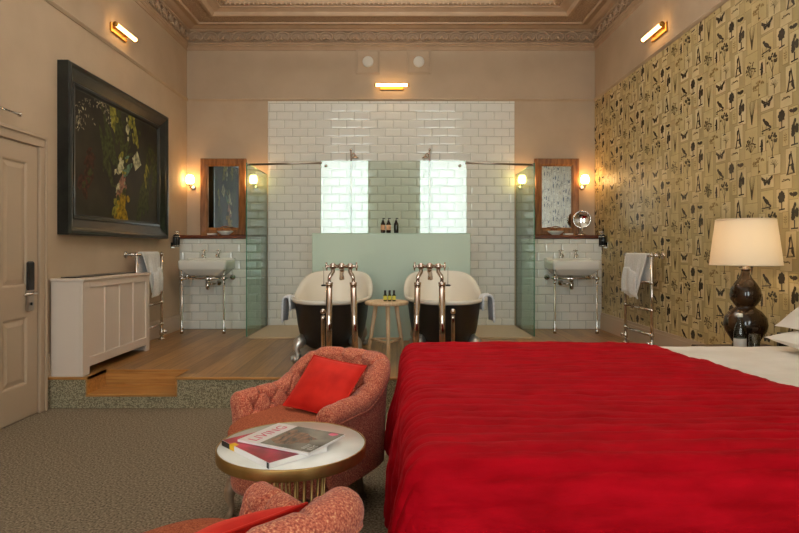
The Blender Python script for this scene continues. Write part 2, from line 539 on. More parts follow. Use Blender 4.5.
def blob(cx, cy, rx, ry, n=9, j=.18, rot=0):
    o = []
    for k in range(n):
        a = 2 * pi * k / n
        r = 1 + rnd.uniform(-j, j)
        x, y = rx * r * cos(a), ry * r * sin(a)
        o.append((cx + x * cos(rot) - y * sin(rot), cy + x * sin(rot) + y * cos(rot)))
    return o


def stroke(x0, y0, x1, y1, w0, w1=None):
    w1 = w0 if w1 is None else w1
    dx, dy = x1 - x0, y1 - y0
    l = hypot(dx, dy) or 1
    nx, ny = -dy / l, dx / l
    return [(x0 + nx * w0, y0 + ny * w0), (x0 - nx * w0, y0 - ny * w0), (x1 - nx * w1, y1 - ny * w1), (x1 + nx * w1, y1 + ny * w1)]


def m_tall():
    o = [(stroke(0, -.078, 0, -.03, .0045), 4), (stroke(-.028, -.078, .028, -.076, .004), 4)]
    for k in range(13):
        a, q = rnd.uniform(0, 2 * pi), sqrt(rnd.random())
        o.append((blob(.025 * q * cos(a), .022 + .040 * q * sin(a), .014, .016, 8, .4), 4))
    for k in range(7):
        a, q = rnd.uniform(0, 2 * pi), sqrt(rnd.random())
        o.append((blob(.02 * q * cos(a), .022 + .04 * q * sin(a), .006, .005, 6, .4), 5))
    return o


def m_round():
    o = [(stroke(0, -.05, 0, -.01, .004), 4), (stroke(-.024, -.052, .026, -.048, .004), 4)]
    for k in range(8):
        a = 2 * pi * k / 8
        o.append((blob(.018 * cos(a), .02 + .022 * sin(a), .013, .014, 8, .3), 4))
    o.append((blob(0, .02, .012, .014), 4))
    return o


def m_vgrass():
    return [(stroke(0, -.07, dx, .07, .004, .0012), 5) for dx in (-.03, -.014, .016, .032)] + [(stroke(0, -.075, 0, -.01, .004, .002), 4)]


def m_butterfly():
    o = []
    for s in (-1, 1):
        o.append(([(0, .0), (s * .05, .03), (s * .052, .012), (s * .03, -.004)], 4))
        o.append(([(0, -.002), (s * .034, -.004), (s * .024, -.028), (s * .008, -.024)], 4))
        o.append((blob(s * .033, .012, .007, .005), 5))
    o.append((blob(0, -.002, .004, .022), 4))
    return o


def m_bird():
    return [(blob(.0, .012, .03, .013, 10, .08, radians(-35)), 4), (blob(-.024, .036, .011, .01), 4), ([(.014, .004), (.046, -.014), (.04, -.024), (.01, -.008)], 4),
            (stroke(-.044, -.03, .044, -.022, .0035), 4), (stroke(-.03, -.03, -.04, .01, .003, .001), 5), (stroke(0, -.002, -.006, -.028, .002), 4),
            (blob(.03, -.034, .012, .006), 5), (blob(-.036, -.042, .01, .006), 5)]


def m_bush(mat=5, n=34, r=.05):
    o = []
    for k in range(n):
        a, q = rnd.uniform(-.3, pi + .3), r * sqrt(rnd.random())
        x, y = q * cos(a), -.02 + q * sin(a) * 1.3
        o.append((blob(x, y, .0055, .005, 6, .3), mat))
        if k % 3 == 0: o.append((stroke(0, -.06, x, y, .0012, .0008), mat))
    return o


def m_leaf():
    return [(blob(0, y, w_, .012, 8, .3), 4) for y, w_ in ((-.024, .012), (-.01, .016), (.006, .017), (.02, .014), (.034, .009))] + [(stroke(0, -.05, 0, .0, .002), 4)]


def m_branchy():
    o = [(stroke(0, -.075, .004, .03, .003, .0015), 4), (stroke(0, -.04, -.03, .03, .002, .001), 4), (stroke(.002, -.03, .03, .03, .002, .001), 4), (stroke(-.016, -.076, .016, -.075, .003), 4)]
    for k in range(22):
        a, q = rnd.uniform(-.5, pi + .5), .042 * sqrt(rnd.random())
        o.append((blob(q * cos(a), .026 + q * sin(a) * 1.05, .0085, .0075, 7, .35), 4 if k % 3 else 5))
    return o


def m_atree():
    return [(stroke(-.026, -.066, .004, .06, .006, .003), 4), (stroke(.026, -.066, .004, .05, .008, .003), 4), (stroke(-.014, -.02, .016, -.014, .004), 4),
            (blob(.014, -.03, .012, .022), 4), (blob(-.008, .03, .008, .02), 4), (stroke(-.036, -.068, .036, -.062, .003), 5)]


def m_umbrella():
    o = [(stroke(0, -.06, 0, .0, .003), 6)]
    for k in range(26):
        a, q = rnd.uniform(0, pi), .055 * sqrt(rnd.random())
        o.append((blob(q * cos(a), -.01 + q * sin(a) * .9, .007, .006, 6, .3), 6))
    o.append((blob(.008, -.048, .008, .006), 5))
    return o


def m_shrub():
    o = [(stroke(0, -.05, 0, 0, .0028), 5)]
    for k in range(7):
        a = pi * (k + .5) / 7
        o.append((stroke(0, -.02 + .004 * k, .035 * cos(a), .0 + .035 * sin(a), .0016, .001), 5))
    return o


def m_moth():
    o = [(blob(s * .016, .003, .018, .012, 8, .25, s * .35), 4) for s in (-1, 1)]
    return o + [(blob(0, 0, .005, .016), 4)]


def m_strip():
    o = [(stroke(-.036, .0, .036, .008, .0016), 5)]
    for k in range(6):
        o.append((blob(-.03 + k * .012, .006 + rnd.uniform(-.006, .006), .006, .004, 6, .3), 5))
    return o


def m_sprig():
    return [(stroke(0, -.03, 0, .03, .0012), 6)] + [(blob(s * .008, y, .007, .003, 6, .1, s * .6), 6) for y in (-.012, .002, .016) for s in (-1, 1)]


REP = [(0, 0, m_tall, .09, .19, 2), (.125, -.05, m_vgrass, .105, .20, 3), (.29, -.02, m_butterfly, .12, .085, 2), (.285, -.17, m_bird, .115, .15, 3), (.44, -.165, m_round, .10, .135, 2),
       (.115, -.26, m_bush, .13, .18, 3), (.235, -.305, m_leaf, .06, .125, 2), (.345, -.31, m_branchy, .115, .18, 3), (-.035, -.19, m_atree, .09, .155, 2), (.20, .105, m_umbrella, .15, .135, 3),
       (.365, .075, m_shrub, .11, .11, 2), (-.01, .125, m_moth, .07, .05, 3), (.48, -.045, m_strip, .10, .085, 2), (-.085, -.03, m_sprig, .05, .09, 3)]
REP = [(u, v, fn(), cw * 1.12, ch * 1.13, cm) for u, v, fn, cw, ch, cm in REP]
PW, PH = .56, .52
for ci in range(-1, 18):
    for cj in range(-1, 7):
        for ki, (u, v, shapes, cw, ch, cm) in enumerate(REP):
            uu = ci * PW + u + .30
            vv = WPZ0 + .16 + cj * PH + v + (PH / 2 if ci % 2 else 0)
            y, z = YB - uu, vv
            if z - ch * .5 > WPZ1 - .02 or z + ch * .5 < Zlo(y) or y > YB + .03 or y < YF: continue
            c = [(y + cw / 2, z - ch / 2), (y - cw / 2, z - ch / 2), (y - cw / 2, z + ch / 2), (y + cw / 2, z + ch / 2)]
            g = .0025
            wq([(a + (g if k in (0, 3) else -g), b_ + (-g if k < 2 else g)) for k, (a, b_) in enumerate(c)], 1, .0016 + ki * .0002)
            wq(c, cm, .0017 + ki * .0002)
            if y < 1.2: continue
            for si, (pts, mm) in enumerate(shapes):
                if max(q[1] for q in pts) + z > WPZ1: continue
                wq([(y - px_ * 1.15, z + pz_ * 1.12) for px_, pz_ in pts], mm, .0047 + si * .00004)
obj('wallpaper', mb, [M['paperground'], M['cardline'], M['card1'], M['card2'], M['ink'], M['ink2'], M['ink3']], wall_right)

# ------------------------------------------------------------------ door on the left wall
mb = MB()
D0, D1, DT = 3.36, 4.225, 1.915
X = XL
mb.box(X, X + .030, D1 + .01, D1 + .085, 0, DT + .01, .004); mb.box(X, X + .030, D0 - .085, D0 - .01, 0, DT + .01, .004)
mb.box(X, X + .030, D0 - .085, D1 + .085, DT + .0102, DT + .095, .004)
mb.box(X + .0301, X + .044, D1 + .062, D1 + .0845, 0, DT + .07, .004); mb.box(X + .0301, X + .044, D0 - .0845, D0 - .062, 0, DT + .07, .004)
mb.box(X + .0301, X + .044, D0 - .0845, D1 + .0845, DT + .0702, DT + .0945, .004)
door = struct('door_1', mb, M['doorpaint'])
mb = MB()
mb.box(X, X + .004, D0 - .01, D1 + .01, 0, DT + .01)
fx = X + .018
st = .115
mid = (D0 + D1) / 2
panels = []
for (z0, z1) in ((.235, .715), (.925, 1.80)):
    for (a, b) in ((D0 + st, mid - .05), (mid + .05, D1 - st)):
        panels.append((a, b, z0, z1))
mb.box(X + .002, fx, D0 + .004, D0 + st, .012, DT); mb.box(X + .002, fx, D1 - st, D1 - .004, .012, DT); mb.box(X + .002, fx, mid - .05, mid + .05, .012, DT)
for (z0, z1) in ((.012, .235), (.715, .925), (1.80, DT)):
    for (a, b) in ((D0 + st, mid - .05), (mid + .05, D1 - st)): mb.box(X + .002, fx, a, b, z0, z1)
for (a, b, z0, z1) in panels:
    i, k = .028, .045
    pr = [(0, fx), (.01, fx - .003), (i * .6, X + .007), (i, X + .007), (k + .012, X + .014)]
    rings = [[(x, a + e, z0 + e), (x, b - e, z0 + e), (x, b - e, z1 - e), (x, a + e, z1 - e)] for e, x in pr]
    mb.loft(rings, 0, True, False, False, True)
obj('leaf', mb, M['doorpaint'], door)
mb = MB(); mb.box(fx, fx + .022, 4.085, 4.165, .89, 1.10, .012)
obj('card_reader', mb, M['black'], door)
mb = MB(); mb.box(fx, fx + .018, 4.088, 4.162, .75, .91, .006)
h = obj('lock_plate', mb, M['steel'], door)
mb = MB(); mb.tube([(fx + .015, 4.13, .875), (fx + .055, 4.13, .875)], .012); mb.tube([(fx + .052, 4.135, .875), (fx + .055, 4.10, .875), (fx + .05, 4.0, .872)], [.011, .011, .009])
obj('lever', mb, M['chrome'], h)
mb = MB(); mb.tube([(fx + .016, 4.125, .80), (fx + .024, 4.125, .80)], .011, 12)
obj('keyhole', mb, M['black'], h)

t = thing('wall_rod', 'small chrome rod fixed to the wall just above the panelled door frame', 'rod', (XL, 3.7, 2.07))
mb = MB((XL, 3.7, 2.07)); mb.tube([(XL + .05, 3.5, 2.10), (XL + .05, 3.97, 2.10)], .009); mb.ball((XL + .05, 3.975, 2.10), .016)
obj('rod', mb, M['chrome'], t)
mb = MB((XL, 3.7, 2.07)); mb.tube([(XL, 3.75, 2.10), (XL + .05, 3.75, 2.10)], .012); mb.lathe([(.03, 0), (.03, .01), (.012, .012)], 16, M=Matrix.Translation((XL, 3.75, 2.10)) @ Matrix.Rotation(pi / 2, 4, 'Y'))
obj('bracket', mb, M['chrome'], t)

# ------------------------------------------------------------------ large painting
PY0, PY1, PZ0, PZ1 = 4.50, 6.455, 1.30, 2.645
t = thing('framed_painting', 'large dark botanical painting in a wide black frame on the left wall', 'painting', (XL, (PY0 + PY1) / 2, PZ0))
B_ = (XL, (PY0 + PY1) / 2, PZ0)
mb = MB(B_)
rings = []
for e, x in ((0, 0), (0, .085), (.012, .098), (.03, .098), (.045, .086), (.06, .082), (.125, .05), (.135, .058), (.15, .056), (.165, .034), (.175, .03)):
    rings.append([(XL + x, PY0 + e, PZ0 + e), (XL + x, PY1 - e, PZ0 + e), (XL + x, PY1 - e, PZ1 - e), (XL + x, PY0 + e, PZ1 - e)])
mb.loft(rings, 0, True, False)
obj('frame', mb, M['frame'], t)
pm = {}
pm[0] = mottle(mat('canvas_ground', (30, 25, 18), .6, spec=.2), (20, 17, 13), (52, 46, 32), 2.2, 6, .35, .75)
for k, (nm, c) in enumerate((('paint_yellow_green', (150, 142, 54)), ('paint_dark_green', (66, 70, 34)), ('paint_cream', (206, 200, 160)), ('paint_teal', (96, 128, 104)),
                             ('paint_pink', (172, 122, 100)), ('paint_ochre', (172, 138, 34)), ('paint_grey_white', (158, 146, 124)), ('paint_red_brown', (74, 40, 28)))):
    pm[k + 1] = mottle(mat(nm, c, .6, spec=.15), [x * .5 for x in c], [x * .95 for x in c], 25, 4)
mb = MB(B_)
XCV = XL + .032
mb.box(XL + .004, XCV, PY0 + .15, PY1 - .15, PZ0 + .15, PZ1 - .15, 0, 0)
rnd = random.Random(11)


def paint(px, py, r1, r2, rot, m_, k=1, n=9, j=.25):
    """a brush dab on the canvas, at its own place in the picture"""
    d = -XCV * F / (397 - px)
    z = CAMZ + (250 - py) / F * d
    pts = blob(0, 0, r1, r2, n, j, rot)
    mb.add([(XCV + .0006 * k + (len(mb.f) % 400) * 4e-6, d + a, z + b) for a, b in pts], [list(range(len(pts)))][::1], m_)


for k in range(95):      # ring of pale florets
    a = rnd.uniform(-.3, pi + .6); q = rnd.gauss(1, .16)
    paint(93 + 17 * q * cos(a), 119 - 19 * q * sin(a), rnd.uniform(.006, .02), rnd.uniform(.003, .008), rnd.uniform(0, 3), 7 if rnd.random() < .75 else 3, 2, 6)
for k in range(26): paint(80 + rnd.gauss(0, 6), 118 + rnd.gauss(0, 7), .018, .006, rnd.uniform(0, 3), 7, 2, 6)
for px, py, a, b, r, m_ in ((114, 118, .16, .06, 1.9, 1), (118, 128, .18, .055, 1.4, 2), (122, 142, .20, .05, 1.7, 2), (131, 124, .10, .05, .5, 1), (128, 130, .06, .04, 2.2, 3), (136, 137, .12, .04, 2.0, 1),
                            (110, 140, .30, .05, 2.1, 2), (106, 155, .26, .05, 2.0, 2), (126, 152, .30, .03, 1.2, 2), (121, 160, .10, .05, 1.1, 1), (120, 166, .085, .045, 1.1, 3), (128, 170, .12, .035, .7, 4), (120, 190, .16, .06, 1.2, 5),
                            (118, 188, .06, .03, 1, 3), (122, 204, .14, .07, 1.5, 6), (119, 212, .10, .06, .4, 6), (125, 216, .09, .05, 2.2, 6), (116, 208, .08, .05, 1.2, 1), (146, 184, .30, .05, 1.5, 2), (147, 196, .2, .04, 1.6, 2), (146, 176, .12, .025, 1.5, 1),
                            (88, 178, .10, .07, .7, 8), (84, 188, .12, .05, 2, 8), (90, 160, .10, .05, .7, 8), (140, 206, .2, .05, 1.2, 2), (154, 178, .2, .05, 1.2, 2), (152, 160, .2, .04, 2.1, 2)):
    paint(px, py, a, b, r, m_, 1)
    for q in range(4): paint(px + rnd.gauss(0, 2.5), py + rnd.gauss(0, 5), a * rnd.uniform(.25, .5), b * rnd.uniform(.3, .7), r + rnd.gauss(0, .4), m_ if rnd.random() < .6 else 2, 2)
for pts, m_ in (([(132, 158), (137, 151), (141, 165), (135, 171)], 3), ([(118, 168), (121, 162), (124, 168), (120, 174)], 3)):
    vs = []
    for px, py in pts:
        d = -XCV * F / (397 - px); vs.append((XCV + .003, d, CAMZ + (250 - py) / F * d))
    mb.add(vs, [(0, 1, 2, 3)], m_)
cv = obj('canvas', mb, [pm[k] for k in range(9)], t)
cv['label'] = 'dark canvas with green and white foliage'

# ------------------------------------------------------------------ picture lights
M['litbrass'] = mat('warm_brass', (190, 140, 70), .3, 1)


def picture_light(loc, rz, label):
    t = thing('picture_light', label, 'lamp', loc, rz, 'brass tube wall lights')
    b = MB(); b.box(-.15, .15, -.022, 0, -.045, .045, .006)
    obj('backplate', b, M['litbrass'], t)
    for q in (-.11, .11):
        b = MB(); b.tube([(q, -.02, 0), (q, -.07, 0)], .008)
        obj('bracket', b, M['litbrass'], t)
    b = MB(); b.tube([(-.2, -.08, 0), (.2, -.08, 0)], .019, 14)
    obj('lit_tube', b, M['tubelight'], t)
    for q in (-1, 1):
        b = MB(); b.tube([(q * .213, -.08, 0), (q * .196, -.08, 0)], .022, 14)
        obj('end_cap', b, M['litbrass'], t)
    return t


picture_light((-.065, YB, 3.21), 0, 'brass tube light on the far wall above the tiling')
picture_light((XL, 5.47, 3.215), radians(90), 'brass tube light on the left wall above the painting')
picture_light((XR, 5.47, 3.215), radians(-90), 'brass tube light above the patterned wallpaper')

# ------------------------------------------------------------------ round vents in access panels
for px_, lb in ((368, 'round vent in a square panel, left of the two above the tiles'), (418.8, 'round vent in a square panel, right of the two above the tiles')):
    x, z = (px_ - 397) / F * YB, CAMZ + (250 - 62) / F * YB
    t = thing('wall_vent', lb, 'vent', (x, YB, z), 0, 'vents above the tiles')
    b = MB(); s = .15
    rings = [[(-e, y, -e), (e, y, -e), (e, y, e), (-e, y, e)] for e, y in ((s, 0), (s, -.006), (s - .003, -.012), (s - .012, -.012), (s - .014, -.002), (s - .02, -.002), (s - .022, -.008))]
    b.loft(rings, 0, True, False, False, True)
    obj('access_panel', b, M['wall'], t)
    b = MB(); R = Matrix.Translation((0, -.008, 0)) @ Matrix.Rotation(pi / 2, 4, 'X')
    b.lathe([(.068, 0), (.068, .008), (.06, .016), (.052, .012), (.045, .018), (.036, .012), (.028, .018), (.02, .014), (.001, .02)], 28, M=R)
    obj('grille', b, M['whiteplastic'], t)

# ------------------------------------------------------------------ glass globe sconces
def sconce(px, label):
    d = 7.16
    x, z = (px - 397) / F * d, CAMZ + (250 - 181) / F * d
    t = thing('wall_sconce', label, 'lamp', (x, YB, z), 0, 'globe sconces')
    b = MB(); R = Matrix.Translation((0, 0, -.07)) @ Matrix.Rotation(pi / 2, 4, 'X')
    b.lathe([(.036, 0), (.036, .008), (.02, .02)], 18, M=R)
    obj('backplate', b, M['chrome'], t)
    b = MB(); b.tube([(0, -.01, -.07), (0, -.08, -.085), (0, -.115, -.075), (0, -.118, -.045)], .009); b.lathe([(.012, -.06), (.03, -.046), (.032, -.036)], 14, (0, -.118, 0))
    obj('arm', b, M['chrome'], t)
    b = MB(); b.lathe([(.03, -.036), (.046, -.015), (.05, .01), (.046, .045), (.038, .065), (.02, .074)], 18, (0, -.118, 0))
    obj('globe', b, M['globelight'], t)


sconce(190, 'lit globe sconce in the corner, left of the dark reflecting mirror')
sconce(253.5, 'lit globe sconce behind the left glass screen, beside the dark reflecting mirror')
sconce(522, 'lit globe sconce behind the right glass screen, beside the pale mirror')
sconce(585, 'lit globe sconce between the pale mirror and the wallpapered wall')


# ------------------------------------------------------------------ mirrors on the ledges
def mirror(x0, x1, z0, z1, label):
    x, z = (x0 + x1) / 2, z0
    t = thing('wall_mirror', label, 'mirror', (x, 7.25, z), 0, 'wooden framed mirrors above the basins')
    w_, h_, fw = (x1 - x0) / 2, z1 - z0, .095
    b = MB()
    rings = []
    for e, y in ((0, .02), (0, -.025), (.01, -.035), (.07, -.03), (.085, -.022), (fw, -.008), (fw, .0)):
        rings.append([(-w_ + e, y, e), (w_ - e, y, e), (w_ - e, y, h_ - e), (-w_ + e, y, h_ - e)])
    b.loft(rings, 0, True, False)
    obj('frame', b, M['mirrorwood'], t)
    b = MB(); b.box(-w_ + fw - .005, w_ - fw + .005, -.006, .015, fw - .005, h_ - fw + .005)
    obj('mirror_glass', b, M['mirror'], t)


mirror(-2.43, -1.865, 1.362, 2.31, 'wooden framed mirror above the left basin reflecting the dark painting')
mirror(1.70, 2.25, 1.362, 2.31, 'wooden framed mirror above the right basin reflecting the pale wall')

# ------------------------------------------------------------------ shower screens
tray = MB(); tray.box(-1.60, 1.46, 6.27, 7.262, ZP, ZP + .018, .004)
tag(obj('shower_tray', tray, M['tray']), 'wide beige stone shower tray behind the two baths', 'shower tray')

t = thing('half_height_wall', 'low frosted mint green partition behind the two baths', 'partition', (-.06, 6.18, ZP))
b = MB((-.06, 6.18, ZP)); b.box(-.89, .77, 6.13, 6.23, ZP, 1.352, .004)
obj('panel', b, M['frosted'], t)
b = MB((-.06, 6.18, ZP)); b.box(-.892, .772, 6.127, 6.233, 1.352, 1.358, .002)
obj('ledge', b, M['frosted'], t)

t = thing('glass_screen', 'clear glass screen standing on the frosted mint partition', 'shower screen', (-.05, 6.18, 1.358))
b = MB((-.05, 6.18, 1.358)); b.box(-.81, .735, 6.19, 6.20, 1.358, 2.125)
obj('pane', b, M['glass'], t)
for x in (-.75, .665):
    b = MB((-.05, 6.18, 1.358)); b.lathe([(.016, 0), (.016, .008), (.001, .01)], 14, M=Matrix.Translation((x, 6.19, 2.07)) @ Matrix.Rotation(pi / 2, 4, 'X'))
    obj('clamp', b, M['chrome'], t)

for x, y0, lb, s in ((-1.615, 6.28, 'greenish glass side screen next to the left basin', -1), (1.478, 6.30, 'greenish glass side screen next to the right basin', 1)):
    t = thing('shower_screen', lb, 'shower screen', (x, y0, ZP), 0, 'glass side screens')
    b = MB(); b.box(-.005, .005, .0, YB - .012 - y0, 0.019, 1.885)
    obj('pane', b, [M['sideglass']], t)
    b = MB(); b.box(-.0058, .0058, -.003, 0, 0.019, 1.885); b.box(-.0058, .0058, -.003, .97, 1.885, 1.888)
    e = obj('edge', b, M['glassedge'], t); e['label'] = 'dark green polished glass edge'
    x1 = -.81 if s < 0 else .735
    b = MB(); b.tube([(-.006 * s, .03, 1.872), (x1 - x, 6.195 - y0, 1.872)], .011, 10)
    b.ball((-.006 * s, .03, 1.872), .018); b.ball((x1 - x, 6.195 - y0, 1.872), .016)
    e = obj('support_rail', b, M['steel'], t); e['label'] = 'slim metal rail joining the screens'

# showers on the far wall
for px_, s, lb in ((350.5, 1, 'chrome shower arm and head showing above the glass, left one'), (430, -1, 'chrome shower arm and head showing above the glass, right one')):
    x = (px_ - 397) / F * 7.15
    t = thing('overhead_shower', lb, 'shower', (x, YB - .012, 2.2), 0, 'showers behind the glass')
    b = MB(); b.tube([(0, -.03, -1.0), (0, -.03, .22)], .011); b.ball((0, -.03, .22), .018); b.tube([(0, 0, .03), (0, -.03, .03)], .012)
    obj('riser_pipe', b, M['copper'], t)
    b = MB(); b.tube([(0, -.03, .08), (.015 * s, -.07, .15), (.035 * s, -.10, .165), (.055 * s, -.12, .14)], .010)
    obj('arm', b, M['copper'], t)
    b = MB(); b.lathe([(.012, .03), (.016, .02), (.045, .004), (.048, -.006), (.001, -.008)], 18, (.055 * s, -.12, .105))
    obj('rose', b, M['copper'], t)
    b = MB(); b.tube([(-.05, -.04, -.95), (.05, -.04, -.95)], .018)
    obj('valve', b, M['copper'], t)


# ------------------------------------------------------------------ heated towel rails
def towel_rail(xw, s, y0, y1, zt, label):
    """xw wall, s direction into the room"""
    xr = xw + s * .11
    t = thing('towel_rail', label, 'towel rail', (xr, (y0 + y1) / 2, ZP), 0, 'heated towel rails')
    B = (xr, (y0 + y1) / 2, ZP)
    for y in (y0, y1):
        b = MB(B); b.tube([(xr, y, ZP + .10), (xr, y, zt)], .015, 12)
        for z in (zt, zt - .255, zt - .51, zt - .74): b.ball((xr, y, z), .023)
        b.tube([(xr, y, zt), (xr, y, zt + .03)], [.012, .005])
        obj('post', b, M['chrome'], t)
        b = MB(B); b.tube([(xr, y, ZP), (xr, y, ZP + .012)], .035, 16); b.tube([(xr, y, ZP + .01), (xr, y, ZP + .11)], [.013] * 2, 12)
        b.tube([(xr, y, ZP + .085), (xr + s * .05, y, ZP + .085)], .016); b.tube([(xr, y, ZP + .05), (xr, y, ZP + .10)], .021, 12)
        obj('valve', b, M['chrome'], t)
        b = MB(B); b.tube([(xr, y, zt), (xw, y, zt)], .012); b.tube([(xw, y, zt), (xw + s * .012, y, zt)], .032, 16); b.tube([(xw + s * .05, y, zt), (xw + s * .075, y, zt)], .019, 12)
        obj('wall_stay', b, M['chrome'], t)
    for z in (zt, zt - .255, zt - .51, zt - .74):
        b = MB(B); b.tube([(xr, y0, z), (xr, y1, z)], .013, 12)
        obj('bar', b, M['chrome'], t)
    return xr


xr1 = towel_rail(XL, 1, 5.62, 6.22, 1.135, 'chrome heated towel rail on the left wall behind the radiator cover')
xr2 = towel_rail(XR, -1, 5.40, 6.02, 1.13, 'chrome heated towel rail standing against the botanical wallpaper')


def towel(xr, s, ya, yb, zt, shift, lab, seed):
    t = thing('towel', lab, 'towel', (xr, (ya + yb) / 2, zt), 0, 'white towels on the heated rails')
    B = (xr, (ya + yb) / 2, zt)
    b = MB(B)
    P = []
    n, R = 26, .021
    path = []      # (x out into room, z, tt) from wall side up and over to the front
    for k in range(8): path.append((-R, -.26 + .26 * k / 8, -1))
    for k in range(9): path.append((-R * cos(pi * k / 8), R * sin(pi * k / 8), 0))
    for k in range(1, 19): path.append((R, -.40 * k / 18, k / 18))
    for (xo, z, tt) in path:
        row = []
        for j in range(n):
            q = j / (n - 1)
            w0, w1 = ya, yb
            y = w0 + (w1 - w0) * q
            tq = max(tt, 0)
            y = (w0 + w1) / 2 + (y - (w0 + w1) / 2) * (1 - .45 * tq ** 1.3) + shift * tq
            fold = (.012 * sin(q * 13 + seed) + .008 * sin(q * 29 + seed * 2)) * min(1, tq * 2.5 + .1)
            row.append((xr + s * (xo + (fold + .018 * tq if tt > 0 else 0)), y, zt + z + (.02 * sin(q * 5 + seed) * tq)))
        P.append(row)
    b.grid(P)
    obj('draped_cloth', b, M['towel'], t, solid=.009)
    b = MB(B)
    P = []
    for k in range(14):
        row = []
        for j in range(18):
            q = j / 17
            tq = k / 13
            y = (ya + yb) / 2 + (q - .5) * (yb - ya) * (.5 + .2 * tq) + shift * .9
            row.append((xr + s * (.052 + .012 * sin(q * 11 + seed + 1) + .012 * sin(pi * tq)), y, zt - .15 - .25 * tq - .03 * sin(q * 3 + seed)))
        P.append(row)
    b.grid(P)
    obj('folded_end', b, M['towel'], t, solid=.012)


towel(xr1, 1, 5.70, 6.10, 1.135, .06, 'white towel hanging on the rail beside the radiator cover', 1.0)
towel(xr2, -1, 5.47, 5.97, 1.13, .08, 'white towel hanging on the rail by the botanical wallpaper', 2.3)

# ------------------------------------------------------------------ radiator cover
t = thing('radiator_cover', 'pale panelled radiator cover with a dark slot along its top', 'radiator cover', (-2.46, 4.97, ZP))
B = (-2.46, 4.97, ZP)
C0, C1, CX, CT = 4.378, 5.56, -2.352, .965
b = MB(B); b.box(XL + .022, CX - .02, C0 + .02, C1 - .02, ZP + .06, CT - .02); b.box(XL + .022, CX - .0205, C0, C0 + .022, ZP, CT - .02, .002); b.box(XL + .022, CX - .0205, C1 - .022, C1, ZP, CT - .02, .002)
obj('body', b, M['cabinet'], t)
b = MB(B); b.box(XL + .02, CX + .012, C0 - .012, C1 + .012, CT - .02, CT, .004)
top = obj('top', b, M['cabinet'], t)
b = MB(B); b.box(XL + .04, XL + .16, C0 + .10, C1 - .05, CT - .001, CT + .008)
e = obj('slot_grille', b, M['black'], top); e['label'] = 'dark heat slot'
b = MB(B)
b.box(CX - .02, CX, C0, C0 + .10, ZP, CT - .02, .002); b.box(CX - .02, CX, C1 - .07, C1, ZP, CT - .02, .002)
b.box(CX - .02, CX, C0 + .10, C1 - .07, CT - .075, CT - .02, .002); b.box(CX - .02, CX, C0 + .10, C1 - .07, ZP + .06, ZP + .13, .002)
obj('face_frame', b, M['cabinet'], t)
npan = 4; pw = (C1 - .07 - C0 - .10) / npan
for k in range(npan):
    b = MB(B)
    a = C0 + .10 + pw * k
    b.box(CX - .020, CX - .012, a, a + pw, ZP + .13, CT - .075)
    if k: b.box(CX - .012, CX - .002, a - .012, a + .012, ZP + .13, CT - .075, .002)
    obj('front_panel', b, M['cabinet'], t)

